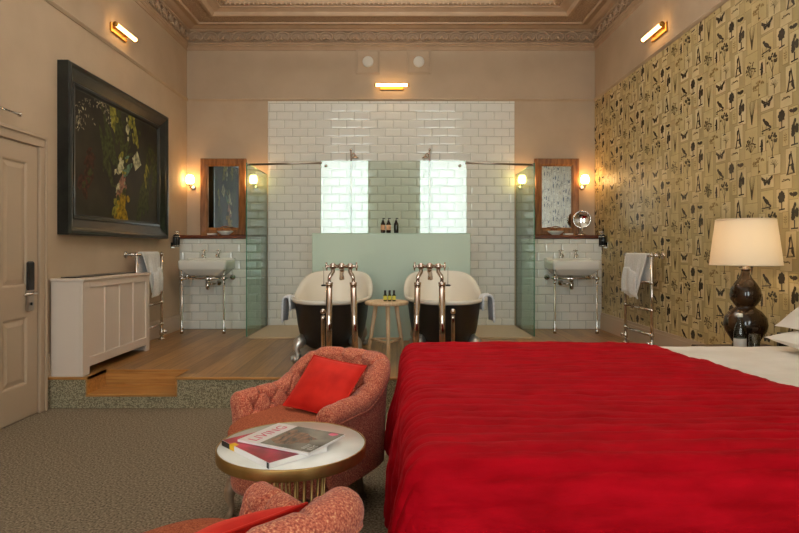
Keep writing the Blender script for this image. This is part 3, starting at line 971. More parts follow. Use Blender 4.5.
# ------------------------------------------------------------------ basins
def basin_set(x0, x1, side, lab1, lab2, ring):
    xc = (x0 + x1) / 2
    y1, yf = YBOX - .011, 6.62
    zt, zb = 1.098, .955
    t = thing('washbasin', lab1, 'washbasin', (xc, y1, ZP), 0, 'washbasins')
    B = (xc, y1, ZP)
    # body: tapering rectangular bowl with a sunk basin
    def ring_(hx, ya, yb, z, n=6, r=.03):
        pts = []
        for cx_, cy_, a0 in ((hx - r, yb - r, 0), (-hx + r, yb - r, pi / 2), (-hx + r, ya + r, pi), (hx - r, ya + r, 3 * pi / 2)):
            for k in range(n): pts.append((xc + cx_ + r * cos(a0 + pi / 2 * k / (n - 1)), cy_ + r * sin(a0 + pi / 2 * k / (n - 1)), z))
        return pts
    hx = (x1 - x0) / 2
    b = MB(B)
    b.loft([ring_(hx - .09, yf + .08, y1 - .07, .885, r=.05), ring_(hx - .07, yf + .05, y1 - .03, .90, r=.05), ring_(hx - .035, yf + .02, y1 - .005, .945, r=.03), ring_(hx - .012, yf + .004, y1, .958), ring_(hx - .004, yf, y1, .965), ring_(hx, yf, y1, 1.035),
            ring_(hx, yf, y1, 1.055), ring_(hx - .01, yf + .01, y1, 1.062), ring_(hx - .03, yf + .03, y1 - .10, 1.062), ring_(hx - .05, yf + .05, y1 - .12, 1.04), ring_(hx - .09, yf + .08, y1 - .15, .95), ring_(hx - .16, yf + .14, y1 - .2, .93)], 0, True, True, True, True)
    b.loft([ring_(hx, y1 - .10, y1, 1.055, r=.02), ring_(hx, y1 - .10, y1, 1.075, r=.02), ring_(hx - .006, y1 - .09, y1, 1.085, r=.02), ring_(hx - .03, y1 - .03, y1, 1.086, r=.012)], 0, True, True, True, True)
    obj('bowl', b, M['ceramic'], t)
    for dx in (-.085, .085):
        b = MB(B); c = (xc + dx, y1 - .065, 1.083)
        b.lathe([(.024, 0), (.024, .008), (.013, .016), (.013, .05), (.017, .055), (.011, .07), (.009, .09)], 14, c)
        b.tube([(c[0], c[1], c[2] + .035), (c[0], c[1] - .05, c[2] + .045), (c[0], c[1] - .085, c[2] + .035), (c[0], c[1] - .09, c[2] + .012)], .009, 8)
        tp = obj('tap', b, M['chrome'], t)
        b = MB(B)
        for a in (0, pi / 2):
            b.tube([(c[0] - .03 * cos(a), c[1] - .03 * sin(a), c[2] + .09), (c[0] + .03 * cos(a), c[1] + .03 * sin(a), c[2] + .09)], .0055, 8)
        b.ball((c[0], c[1], c[2] + .092), .011)
        obj('cross_handle', b, M['chrome'], tp)
    b = MB(B); y = y1 - .19
    b.tube([(xc, y, .90), (xc, y, .80)], .016, 12); b.lathe([(.02, .0), (.027, .004), (.027, .075), (.02, .08)], 16, (xc, y, .725)); b.lathe([(.012, -.012), (.02, 0)], 12, (xc, y, .725))
    b.tube([(xc, y, .785), (xc + side * .07, y, .785), (xc + side * .075, y + .08, .785), (xc + side * .075, y1, .785)], .013, 10); b.tube([(xc + side * .075, y1 - .012, .785), (xc + side * .075, y1, .785)], .03, 14)
    b.tube([(xc - .0, y, .81), (xc, y, .83)], .024, 14)
    obj('bottle_trap', b, M['chrome'], t)
    # chrome stand
    t = thing('basin_stand', lab2, 'washstand', (xc, y1, ZP), 0, 'chrome basin stands')
    zr, yl = .855, yf + .04
    xl_, xr_ = xc - hx + .035, xc + hx - .035
    for x in (xl_, xr_):
        b = MB(B); b.tube([(x, yl, ZP), (x, yl, ZP + .03), (x, yl, ZP + .05), (x, yl, zr)], [.02, .016, .0115, .0115], 12); b.ball((x, yl, ZP + .055), .019); b.ball((x, yl, zr), .027); b.tube([(x, yl, zr - .06), (x, yl, zr - .03)], .0155, 12)
        b.tube([(x, yl, zr), (x, yl, .948)], .009, 8); b.tube([(x, yl, .935), (x, yl, .955)], [.01, .02], 10)
        obj('leg', b, M['chrome'], t)
        b = MB(B); b.tube([(x, yl, zr), (x, y1, zr)], .011, 10); b.tube([(x, y1 - .012, zr), (x, y1, zr)], .032, 14); b.tube([(x, y1 - .06, zr), (x, y1 - .035, zr)], .02, 12)
        obj('side_rail', b, M['chrome'], t)
    b = MB(B); b.tube([(xl_, yl, zr), (xr_, yl, zr)], .011, 10)
    obj('front_rail', b, M['chrome'], t)
    for s_ in (-1, 1):
        b = MB(B)
        b.tube([(xc + s_ * (hx - .05), yl + .02, zr + .008), (xc + s_ * (hx - .1), yl + .07, zr + .045), (xc + s_ * (hx - .14), yl + .1, .9)], .008, 8)
        obj('bracket', b, M['chrome'], t)


basin_set(-2.485, -1.935, 1, 'white square-fronted washbasin under the dark mirror, left of the shower', 'chrome two-legged stand carrying the left washbasin', 1)
basin_set(1.762, 2.312, -1, 'white square-fronted washbasin under the pale mirror, right of the shower', 'chrome two-legged stand carrying the right washbasin', -1)

# shelf things
def dish(x, y, lab):
    t = thing('soap_dish', lab, 'dish', (x, y, 1.361), 0, 'white shell dishes on the ledges')
    b = MB()
    n = 40
    rings = []
    for r, z in ((.04, 0), (.045, .004), (.07, .02), (.092, .042), (.096, .05), (.09, .049), (.066, .026), (.03, .012)):
        rings.append([((1 + .045 * cos(12 * 2 * pi * k / n) * (r / .09)) * r * cos(2 * pi * k / n), (1 + .045 * cos(12 * 2 * pi * k / n) * (r / .09)) * r * .62 * sin(2 * pi * k / n), z) for k in range(n)])
    b.loft(rings, 0, True, True, True, True)
    obj('bowl', b, M['ceramic'], t)
    b = MB(); b.tube([(-.075 * cos(pi * k / 12), .0, .045 + .06 * sin(pi * k / 12)) for k in range(13)], .006, 8)
    e = obj('handle', b, M['mirrorwood'], t); e['label'] = 'thin brown arched handle'


dish(-2.085, 7.10, 'white shell dish with arched handle on the ledge above the left basin')
dish(1.925, 7.10, 'white shell dish with arched handle on the ledge above the right basin')
for x, lab in ((-2.245, 'small white folded cloth on the ledge beside the left shell dish'), (2.08, 'small white folded cloth on the ledge beside the right shell dish')):
    t = thing('face_cloth', lab, 'cloth', (x, 7.11, 1.361), 0, 'folded cloths on the ledges')
    for k in range(2):
        b = MB(); b.box(-.05, .05, -.05, .05, .011 * k, .011 * (k + 1) - .001, .004)
        obj('fold', b, M['towel'], t)

t = thing('shaving_mirror', 'round chrome shaving mirror on a stem, on the ledge beside the wallpaper', 'mirror', (2.245, 7.10, 1.361))
b = MB(); b.lathe([(.052, 0), (.052, .008), (.02, .02), (.012, .03)], 20); obj('base', b, M['chrome'], t)
b = MB(); b.tube([(0, 0, .02), (0, 0, .09)], .008); b.ball((0, 0, .085), .014); obj('stem', b, M['chrome'], t)
R = Matrix.Translation((0, 0, .19)) @ Matrix.Rotation(radians(93), 4, 'X') @ Matrix.Rotation(radians(-14), 4, 'Y')
b = MB(); b.lathe([(.10, -.008), (.106, -.004), (.106, .006), (.10, .009), (.096, .006)], 30, M=R); r_ = obj('rim', b, M['chrome'], t)
b = MB(); b.lathe([(.098, -.004), (.098, .004)], 30, M=R); obj('mirror_glass', b, M['mirror'], r_)


# dispensers in chrome wall holders
def dispensers(xw, s, y, lab, labs):
    z = 1.22
    xb = xw + s * .05
    t = thing('bottle_holder', lab, 'holder', (xw, y, z), 0, 'chrome bottle holders')
    b = MB((xw, y, z)); b.box(min(xw, xw + s * .012), max(xw, xw + s * .012), y - .06, y + .06, z - .02, z + .05, .003)
    for zz in (z + .012, z + .115):
        for dy in (-.034, .034): b.tube([(xb + .031 * cos(a), y + dy + .031 * sin(a), zz) for a in [2 * pi * k / 16 for k in range(16)]], .004, 6, closed=True)
        b.tube([(xw, y, zz), (xb - s * .03, y, zz)], .006)
    b.box(xb - .026, xb + .026, y - .062, y + .062, z - .004, z, .001)
    obj('rack', b, M['chrome'], t)
    for k, dy in enumerate((-.034, .034)):
        t = thing('soap_bottle', labs[k], 'bottle', (xb, y + dy, z + .001), 0, 'black dispenser bottles')
        b = MB(); b.lathe([(.022, 0), (.027, .004), (.027, .12), (.018, .135), (.012, .14)], 18); obj('bottle_body', b, M['black'], t)
        b = MB(); b.lathe([(.014, .14), (.014, .152), (.005, .153), (.005, .172)], 14); b.tube([(0, 0, .172), (s * .022, 0, .172)], .006); b.ball((0, 0, .172), .009); obj('pump', b, M['chrome'], t)


dispensers(XL, 1, 6.80, 'chrome double bottle holder on the left wall at the end of the ledge',
           ('black pump bottle in the left wall holder, the one nearer the painting', 'black pump bottle in the left wall holder, the one nearer the basin'))
dispensers(XR, -1, 6.88, 'chrome double bottle holder on the wallpaper at the end of the ledge',
           ('black pump bottle on the wallpaper, the one nearer the towel rail', 'black pump bottle on the wallpaper, the one nearer the basin'))

# ------------------------------------------------------------------ slipper baths
def make_bath(lab):
    t = thing('slipper_bath', lab, 'bath', (0, 0, 0), 0, 'freestanding slipper baths')
    n = 64
    Y0, Y1 = -.675, .675

    def rimz(y):
        q = min(max((y + .1) / .775, 0), 1)
        q = q * q * (3 - 2 * q)
        return .535 + .20 * q

    def plan(k, hw, hl, y0=0, taper=0.0):
        a = 2 * pi * k / n
        c, s = cos(a), sin(a)
        e = 2 / 2.5
        x = hw * abs(c) ** e * (1 if c >= 0 else -1)
        y = hl * abs(s) ** e * (1 if s >= 0 else -1) + y0
        x *= 1 + taper * (y / hl)
        return x, y

    def ringf(hw, hl, y0, f, dz, lean=0):
        """ring whose height is a share f of the rim height"""
        out = []
        for k in range(n):
            x, y = plan(k, hw, hl, y0, .06)
            z = f * rimz(y) + dz
            out.append((x, y, z))
        return out

    # outside
    b = MB()
    prof = [(.16, .38, .125), (.228, .46, .115), (.268, .515, .15), (.29, .555, .22), (.306, .585, .30), (.318, .612, .40), (.327, .64, .47)]
    rings = []
    for hw, hl, z in prof:
        f = z / .535
        rings.append(ringf(hw, hl, .0, f, 0))
    rings.append(ringf(.332, .655, 0, 1, -.028))
    b.loft(rings, 0, True, True, True, False)
    obj('tub_shell', b, M['blackbath'], t)
    # inside with rolled rim
    b = MB()
    rings = [ringf(.332, .655, 0, 1, -.03), ringf(.345, .67, 0, 1, -.032), ringf(.358, .683, 0, 1, -.022), ringf(.362, .687, 0, 1, -.008), ringf(.355, .68, 0, 1, .002), ringf(.34, .665, 0, 1, .004), ringf(.325, .648, 0, 1, -.006),
             ringf(.31, .63, 0, .94, -.0), ringf(.295, .60, 0, .75, 0), ringf(.28, .565, 0, .5, 0), ringf(.25, .52, 0, .33, 0), ringf(.2, .45, 0, .27, 0), ringf(.1, .3, 0, .255, 0)]
    b.loft(rings, 0, True, True, False, True)
    e = obj('enamel_lining', b, M['enamel'], t); e['label'] = 'white enamel lining with rolled rim'
    for sx in (-1, 1):
        for sy in (-1, 1):
            b = MB()
            x, y = sx * .235, sy * .43
            b.tube([(x * .88, y * .92, .20), (x * 1.04, y * 1.0, .16), (x * 1.12, y * 1.05, .11), (x * 1.05, y * 1.02, .07), (x * 1.10, y * 1.05, .04)], [.05, .05, .034, .024, .026], 12)
            b.ball((x * 1.14, y * 1.07, .030), .031)
            for q in (-.022, 0, .022):
                b.tube([(x * 1.06 + q, y * 1.03, .055), (x * 1.14 + q * 1.2, y * 1.07 + sy * .02, .052), (x * 1.15 + q, y * 1.07 + sy * .034, .022)], [.012, .011, .006], 6)
            obj('claw_foot', b, M['silver'], t)
    return t


BX1, BX2, BY = -.59, .425, 5.39
bath1 = make_bath('black slipper bath with white towel on its left rim, left of the stool')
bath1.location = (BX1, BY, ZP)
for (mx_, sx) in ((.0, -1),):
    pass
bath2 = dup(bath1, (BX2, BY, ZP), 0, 'black slipper bath with white towel on its right rim, right of the stool')
M['bluetowel'] = mottle(mat('pale_towel', (222, 226, 232), .95, spec=.1), (206, 212, 222), (232, 234, 238), 60, bump=.4, bscale=200, dist=.004)


def bath_fittings(xb, s, lab_tap, lab_waste, lab_chain, lab_towel):
    # s = +1 : pipes toward +x of the bath centre
    yt = 4.62
    xa, xc_ = xb + s * .055 - .0 * s, xb + s * .245
    if s < 0: xa, xc_ = xb - .07, xb - .262
    xm = (xa + xc_) / 2
    t = thing('bath_tap', lab_tap, 'tap', (xm, yt, ZP), 0, 'standpipe bath taps')
    B = (xm, yt, ZP)
    zt = .93
    for k, x in enumerate((xa, xc_)):
        b = MB(B); xo = x + (.02 if x > xm else -.004 if s > 0 else -.02)
        if s < 0: xo = x + (.004 if x > xm else -.02)
        b.tube([(xo, yt, ZP), (xo, yt, ZP + .012)], .045, 18)
        b.tube([(xo, yt, ZP), (x, yt, zt - .02)], .025, 16); b.tube([(x, yt, zt - .035), (x, yt, zt - .005)], .029, 16)
        obj('standpipe', b, M['copper'], t)
        b = MB(B)
        q = (x - xm)
        b.tube([(x, yt, zt - .01), (x, yt, zt + .03), (x - q * .10, yt, zt + .05), (xm + q * .72, yt + .02, zt + .075), (xm + q * .72, yt + .02, zt + .115)], [.014, .015, .017, .016, .017], 10)
        b.ball((xm + q * .72, yt + .02, zt + .12), .028)
        obj('union', b, M['copper'], t)
    q = (xc_ - xm) * .72
    b = MB(B); b.tube([(xm - q, yt + .02, zt + .12), (xm + q, yt + .02, zt + .12)], .014, 12); b.ball((xm, yt + .02, zt + .12), .03)
    body = obj('mixer_body', b, M['copper'], t)
    b = MB(B); b.tube([(xm, yt + .02, zt + .11), (xm, yt + .06, zt + .085), (xm - s * .01, yt + .13, zt + .06), (xm - s * .015, yt + .19, zt + .035), (xm - s * .015, yt + .20, zt + .01)], [.02, .019, .019, .02, .022], 12)
    obj('spout', b, M['copper'], t)
    for sg in (-1, 1):
        b = MB(B); x = xm + sg * abs(q)
        b.tube([(x, yt + .02, zt + .12), (x + sg * .05, yt + .02, zt + .12)], .011, 10)
        xx = x + sg * .05
        for a in (0.3, 0.3 + pi / 2): b.tube([(xx, yt + .02 - .034 * cos(a), zt + .12 - .034 * sin(a)), (xx, yt + .02 + .034 * cos(a), zt + .12 + .034 * sin(a))], .007, 8)
        b.ball((xx, yt + .02, zt + .12), .014)
        obj('cross_handle', b, M['copper'], t)
    # overflow and waste pipe on the near end of the tub
    xo = xb - s * .045 if s > 0 else xb - .045
    xo = xb + (-.005 if s > 0 else .025)
    t = thing('overflow_pipe', lab_waste, 'pipe', (xo, 4.70, ZP), 0, 'bath overflow pipes')
    B = (xo, 4.70, ZP); y = 4.722
    b = MB(B); b.tube([(xo, y - .02, ZP + .02), (xo, y - .02, ZP + .40), (xo, y - .02, ZP + .425)], [.016, .016, .018], 12); b.tube([(xo, y - .02, ZP), (xo, y - .02, ZP + .02)], .03, 14)
    obj('pipe', b, M['chrome'], t)
    b = MB(B); b.ball((xo, y - .025, ZP + .455), .024, 14, sc=(1, .6, 1)); b.tube([(xo, y - .035, ZP + .455), (xo, y - .05, ZP + .455)], .014, 12)
    obj('overflow_rose', b, M['chrome'], t)
    # plug on its chain, hung from the tap
    xk = xa - s * .055
    t = thing('bath_plug', lab_chain, 'plug', (xk, yt + .08, 1.03), 0, 'plugs on chains')
    B = (xk, yt + .08, 1.03)
    b = MB(B); b.tube([(xk, yt + .035, 1.04), (xk, yt + .09, 1.035), (xk, yt + .10, .90)], .0028, 6); obj('chain', b, M['chrome'], t)
    b = MB(B); b.lathe([(.02, 0), (.024, .006), (.02, .013), (.005, .015)], 16, (xk, yt + .10, .888)); obj('plug', b, M['black'], t)
    # towel over the outer rim
    so = -s
    zr = ZP + .535
    xr = xb + so * .345
    t = thing('bath_towel', lab_towel, 'towel', (xr, 5.05, zr), 0, 'towels on the bath rims')
    B = (xr, 5.05, zr)
    b = MB(B)
    path = [(-.035, -.10), (-.034, -.05), (-.032, -.01), (-.024, .014), (-.008, .022), (.012, .022), (.03, .012), (.038, -.01), (.042, -.05), (.046, -.10), (.05, -.16), (.05, -.20)]
    P = []
    for xo_, z_ in path:
        row = []
        for j in range(20):
            q = j / 19
            row.append((xr + so * (xo_ + (.008 * sin(q * 12 + z_ * 9) if z_ < -.04 else 0)), 4.94 + .26 * q, zr + z_ + .008 * sin(q * 4)))
        P.append(row)
    b.grid(P)
    obj('draped_cloth', b, M['bluetowel'], t, solid=.014)


bath_fittings(BX1, 1, 'polished standpipe bath tap with cross handles at the left bath', 'overflow pipe down the near end of the left bath', 'plug on a chain hanging inside the left bath',
              'pale towel hung over the left rim of the left bath')
bath_fittings(BX2, -1, 'polished standpipe bath tap with cross handles at the right bath', 'overflow pipe down the near end of the right bath', 'plug on a chain hanging inside the right bath',
              'pale towel hung over the right rim of the right bath')

# ------------------------------------------------------------------ stool between the baths, bottles
SX, SY, SZ = -.088, 4.97, .748
t = thing('round_stool', 'round pale wooden three-legged stool table between the two baths', 'stool', (SX, SY, ZP))
b = MB(); zt = SZ - ZP
b.lathe([(.165, zt - .032), (.18, zt - .03), (.186, zt - .022), (.188, zt - .012), (.184, zt - .003), (.176, zt)], 40); obj('seat', b, M['palewood'], t)
feet = []
for a in (-90, 30, 150):
    a = radians(a + 6)
    b = MB(); p0, p1 = (.10 * cos(a), .10 * sin(a), zt - .03), (.185 * cos(a), .185 * sin(a), 0)
    b.tube([p0, p1], [.019, .015], 10); feet.append((p0, p1)); obj('leg', b, M['palewood'], t)
for k in range(3):
    q0, q1 = feet[k], feet[(k + 1) % 3]
    f_ = .62
    a0 = [q0[0][i] + (q0[1][i] - q0[0][i]) * f_ for i in range(3)]; a1 = [q1[0][i] + (q1[1][i] - q1[0][i]) * f_ for i in range(3)]
    b = MB(); b.tube([a0, a1], .010, 8); obj('stretcher', b, M['palewood'], t)
M['label_yellow'] = mat('yellow_label', (206, 196, 70), .5)
M['dark_oil'] = mat('dark_bottle_glass', (34, 36, 14), .1)
M['amber'] = mat('dark_amber_glass', (34, 18, 10), .1)
M['label_cream'] = mat('cream_label', (206, 160, 120), .6)
for k, (x, lab) in enumerate(((385.2, 'small yellow-labelled toiletry bottle on the stool, leftmost of three'), (389.6, 'small yellow-labelled toiletry bottle on the stool, middle of three'), (394, 'small yellow-labelled toiletry bottle on the stool, rightmost of three'))):
    t = thing('toiletry_bottle', lab, 'bottle', ((x - 397) / F * 4.93, 4.93, SZ + .001), 0, 'toiletry bottles on the stool')
    b = MB(); b.lathe([(.012, 0), (.0155, .003), (.0155, .05), (.008, .06), (.0075, .064)], 16); obj('bottle_body', b, M['dark_oil'], t)
    b = MB(); b.lathe([(.0158, .012), (.0158, .046)], 16, cap=False); obj('paper_label', b, M['label_yellow'], t)
    b = MB(); b.lathe([(.0098, .062), (.0098, .09), (.008, .092)], 14); obj('cap', b, M['black'], t)
for k, (x, lab) in enumerate(((383, 'dark pump bottle on the frosted partition, leftmost of three'), (388.6, 'dark pump bottle on the frosted partition, middle of three'), (396.2, 'dark pump bottle on the frosted partition, standing apart at right'))):
    t = thing('shower_bottle', lab, 'bottle', ((x - 397) / F * 6.155, 6.155, 1.3585), 0, 'pump bottles on the partition')
    b = MB(); b.lathe([(.02, 0), (.0245, .004), (.0245, .095), (.012, .118), (.011, .124)], 18); obj('bottle_body', b, M['amber'], t)
    b = MB(); b.lathe([(.0249, .03), (.0249, .085)], 18, cap=False); obj('paper_label', b, M['label_cream'] if k < 2 else M['dark_oil'], t)
    b = MB(); b.lathe([(.014, .122), (.014, .134), (.005, .135), (.005, .152)], 12); b.tube([(-.006, 0, .153), (.024, 0, .152)], .0055, 8); obj('pump', b, M['black'], t)

# ------------------------------------------------------------------ armchairs
def make_chair(lab):
    t = thing('tufted_armchair', lab, 'armchair', (0, 0, 0), 0, 'pink tweed armchairs')
    # plan of the wall of the tub, from the front of one arm round the back to the other
    plan = []
    hw, yb, ya, yfr = .27, .05, .29, -.17
    seg = 36
    for k in range(seg): plan.append((-hw - .012 * (1 - k / seg), yfr + (yb - yfr) * k / seg))
    na = 110
    for k in range(na + 1):
        a = pi - pi * k / na
        e = .86
        c, s_ = cos(a), sin(a)
        plan.append((hw * abs(c) ** e * (1 if c > 0 else -1), yb + ya * abs(s_) ** e))
    for k in range(1, seg + 1): plan.append((hw + .012 * k / seg, yb + (yfr - yb) * k / seg))
    # arc length
    Ls = [0]
    for i in range(1, len(plan)): Ls.append(Ls[-1] + hypot(plan[i][0] - plan[i - 1][0], plan[i][1] - plan[i - 1][1]))
    tot = Ls[-1]
    SP, SV = tot / 22.0, .062

    def sm(q):
        q = min(max(q, 0), 1)
        return q * q * (3 - 2 * q)

    rows = []
    ends = []
    for i, (x, y) in enumerate(plan):
        a = plan[max(i - 1, 0)]; c = plan[min(i + 1, len(plan) - 1)]
        tx, ty = c[0] - a[0], c[1] - a[1]
        l = hypot(tx, ty); tx /= l; ty /= l
        nx, ny = -ty, tx                       # outwards (curve runs left arm > back > right arm, clockwise)
        u = Ls[i] / tot * 2 - 1
        au = abs(u)
        bk = 1 - sm((au - .20) / .40)          # 1 at the back, 0 on the arms
        ht = .495 + .137 * bk - .004 * sm((au - .8) / .2)
        lean = .10 + .30 * bk
        rr = .052 + .006 * bk
        prof = []
        for k in range(30):                    # inner face
            q = k / 29
            z = .36 + (ht - .36) * q
            prof.append((-.052 + lean * (z - .36) - .012 * sin(pi * q), z, 0))
        c0 = -.052 + lean * (ht - .36) + rr
        for k in range(1, 25):                 # roll
            b_ = pi - (pi * 1.18) * k / 24
            prof.append((c0 + rr * cos(b_), ht + rr * .95 * sin(b_), 1))
        ex, ez = prof[-1][0], prof[-1][1]
        for k in range(1, 9):                  # outer face
            q = k / 8
            z = ez + (.17 - ez) * q
            prof.append((ex - .012 * sin(min(1, q * 4) * pi / 2) + (.005 + .035 * bk) * (1 - q) * 0 - .02 * bk * q, z, 2))
        # tufting
        row, s_ = [], 0
        for k, (o, z, kind) in enumerate(prof):
            if k: s_ += hypot(prof[k][0] - prof[k - 1][0], prof[k][1] - prof[k - 1][1])
            d = 0
            smax = (ht - .36) + rr * 1.2
            if kind < 2:
                pu = Ls[i] / SP
                # the rows are counted down from the roll
                pv = (smax - s_) / SV
                fade = 1 - sm((au - .93) / .07)
                if pv < 0 or pv < .35:
                    # pleats run on over the roll
                    w_ = abs(((pu + (0 if True else 1)) % 2) - 1)
                    g = math.exp(-((1 - w_) / .16) ** 2)
                    d -= .014 * g * sm((smax + .10 - s_) / .08) * (1 if pv < 0 else 1)
                else:
                    fa = ((pu + pv - .35) / 1) % 2; fb = ((pu - pv + .35) / 1) % 2
                    da = min(fa, 2 - fa); db = min(fb, 2 - fb)
                    d -= .014 * max(math.exp(-(da / .17) ** 2), math.exp(-(db / .17) ** 2))
                    d -= .030 * math.exp(-((da * da + db * db) / .13))
                    d += .010
                d *= fade
            # displacement along the profile normal
            a_ = prof[max(k - 1, 0)]; c_ = prof[min(k + 1, len(prof) - 1)]
            po, pz = c_[0] - a_[0], c_[1] - a_[1]
            ll = hypot(po, pz) or 1
            o2, z2 = o - pz / ll * d, z + po / ll * d
            row.append((x + nx * o2, y + ny * o2, z2))
        rows.append(row)
        if i in (0, len(plan) - 1): ends.append((row, (tx, ty)))
    b = MB()
    b.grid(rows)
    for e, (row, (tx, ty)) in enumerate(ends):      # rounded front of each arm
        s_ = -1 if e == 0 else 1
        cx = sum(p[0] for p in row) / len(row); cy = sum(p[1] for p in row) / len(row); cz = sum(p[2] for p in row) / len(row)
        rings = [row]
        for f_, o in ((.93, .014), (.78, .022), (.4, .028)):
            rings.append([(cx + (p[0] - cx) * f_ + tx * s_ * o, cy + (p[1] - cy) * f_ + ty * s_ * o, cz + (p[2] - cz) * (f_ * .97 + .03)) for p in row])
        b.loft(rings, 0, True, True, False, True)
    obj('backrest', b, M['tweed'], t)
    # piping below the roll, round the outside and down the arm fronts
    b = MB()
    def outp(i, k, o):
        x, y, z = rows[i][k]; l = hypot(x, y - .0) or 1
        return (x + (x / l) * o, y + ((y) / l) * o, z)
    pts = [outp(i, 53, .001) for i in range(0, len(rows), 2)]
    b.tube(pts, .0055, 6)
    obj('piping', b, M['tweed'], t)
    # seat
    b = MB()
    n = 56

    def sring(f, z, dy=0, fr=1):
        out = []
        for k in range(n):
            a = 2 * pi * k / n
            c, s_ = cos(a), sin(a)
            e = 2 / 3.0
            x = .27 * f * abs(c) ** e * (1 if c > 0 else -1)
            y = (.27 if s_ > 0 else .37 * fr) * f * abs(s_) ** e * (1 if s_ > 0 else -1) + dy
            out.append((x, y, z))
        return out
    b.loft([sring(.90, .15), sring(.965, .155), sring(.985, .18), sring(.985, .33), sring(.97, .342)], 0, True, True, True, True)
    obj('seat_base', b, M['tweed'], t)
    b = MB()
    b.loft([sring(.965, .342), sring(1.0, .355), sring(1.02, .375), sring(1.02, .40), sring(1.0, .418), sring(.94, .432), sring(.8, .442), sring(.5, .45), sring(.15, .452)], 0, True, True, True, True)
    obj('seat', b, M['seattweed'], t)
    for sx in (-1, 1):
        b = MB(); x, y = sx * .215, -.27
        b.tube([(x, y, .165), (x + sx * .012, y - .014, .12), (x + sx * .012, y - .016, .085), (x + sx * .002, y - .008, .045), (x + sx * .006, y - .016, .02), (x + sx * .012, y - .024, .0)], [.034, .03, .022, .014, .015, .019], 12)
        obj('leg', b, M['legwood'], t)
        b = MB(); x, y = sx * .2, .2
        b.tube([(x, y, .165), (x, y + .02, .08), (x + sx * .005, y + .05, 0)], [.026, .02, .015], 10)
        obj('leg', b, M['legwood'], t)
    return t


chair1 = make_chair('pink tweed buttoned armchair facing the room, beyond the round marble table')
A1 = radians(-32)
chair1.location = (-.432, 2.69, 0); chair1.rotation_euler = (0, 0, A1)
chair1.scale = (.88, .9, .975)
A2 = radians(-136)
chair2 = dup(chair1, (-.481, 1.37, 0), A2, 'pink tweed armchair seen from behind, cut off at the bottom of the view')


chair2.scale = (.88, .82, .975)


def pillow_mesh(hw, hh, th, n=22, puff=.55, pinch=.05):
    b = MB()
    for s in (1, -1):
        P = []
        for i in range(n + 1):
            row = []
            for j in range(n + 1):
                u, v = i / n * 2 - 1, j / n * 2 - 1
                k = max(0, (1 - u * u)) ** puff * max(0, (1 - v * v)) ** puff
                x = hw * u * (1 - pinch * (1 - v * v)); y = hh * v * (1 - pinch * (1 - u * u))
                z = s * th * k + .004 * noise.noise((u * 2.2, v * 2.2, s * 3)) * k
                row.append((x, y, z))
            P.append(row if s > 0 else row[::-1])
        b.grid(P)
    return b


def cushion(loc, rot, lab):
    t = thing('cushion', lab, 'cushion', loc, 0, 'red velvet cushions')
    t.rotation_euler = rot
    obj('cover', pillow_mesh(.155, .145, .05), M['cushion'], t)
    b = MB(); e = []
    for k in range(4 * 12):
        q = k / 12
        i, f_ = int(q), q - int(q)
        c = [(-1, -1), (1, -1), (1, 1), (-1, 1), (-1, -1)]
        u = c[i][0] + (c[i + 1][0] - c[i][0]) * f_; v = c[i][1] + (c[i + 1][1] - c[i][1]) * f_
        e.append((.155 * u * (1 - .05 * (1 - v * v)), .145 * v * (1 - .05 * (1 - u * u)), 0))
    b.tube(e, .004, 6, closed=True)
    obj('piped_edge', b, M['cushion'], t)
    return t


# cushion plane: its own y axis points up along the chair back
def cushion_rot(face, tilt, roll):
    Rm = Matrix.Rotation(face, 4, 'Z') @ Matrix.Rotation(radians(90 - tilt), 4, 'X') @ Matrix.Rotation(roll, 4, 'Z')
    return Rm.to_euler()


cushion((-.335, 2.72, .55), cushion_rot(radians(-26), 46, radians(-6)), 'bright red cushion leaning in the armchair beyond the table')
cushion((-.39, 1.276, .522), cushion_rot(A2, 50, 0), 'bright red cushion in the nearest armchair, only its edge showing')

# ------------------------------------------------------------------ round marble table and magazines
TX, TY, TZ = -.358, 2.0, .52
t = thing('side_table', 'round white marble side table with a brass rim and rod base', 'table', (TX, TY, 0))
b = MB(); b.lathe([(.19, TZ - .034), (.246, TZ - .032), (.248, TZ - .004), (.245, TZ)], 72); obj('tabletop', b, M['marble'], t)
b = MB(); b.lathe([(.243, TZ - .036), (.2505, TZ - .036), (.2515, TZ - .034), (.2515, TZ - .002), (.2505, TZ + .001), (.2475, TZ + .001), (.248, TZ - .002)], 72, cap=False); obj('rim', b, M['brass'], t)
for k in range(24):
    a = 2 * pi * k / 24
    b = MB(); b.tube([(.115 * cos(a), .115 * sin(a), TZ - .034), (.10 * cos(a), .10 * sin(a), .2), (.15 * cos(a), .15 * sin(a), .02)], .0045, 6); obj('rod', b, M['brass'], t)
b = MB(); b.lathe([(.165, 0), (.168, .004), (.168, .02), (.16, .024)], 48); obj('base', b, M['brass'], t)
b = MB(); b.lathe([(.122, TZ - .042), (.122, TZ - .034)], 40); obj('top_plate', b, M['brass'], t)

M['cov_red'] = mottle(mat('magenta_cover', (170, 20, 54), .3), (120, 10, 38), (206, 52, 84), 9, 4)
M['cov_white'] = mat('white_cover', (232, 226, 226), .28)
M['photo'] = mottle(mat('cover_photograph', (110, 98, 86), .25), (60, 58, 50), (150, 140, 128), 8, 5, .3, .7)
M['fur'] = mottle(mat('cover_brown', (84, 60, 44), .25), (44, 32, 26), (170, 126, 100), 26, 4, .3, .8, stretch=(1, 3, 1))
M['pinkprint'] = mat('pink_print', (204, 60, 104), .35)
M['blackprint'] = mat('black_print', (22, 20, 20), .35)
M['yellowprint'] = mat('yellow_print', (226, 176, 20), .4)
M['greyprint'] = mat('grey_print', (190, 184, 176), .35)


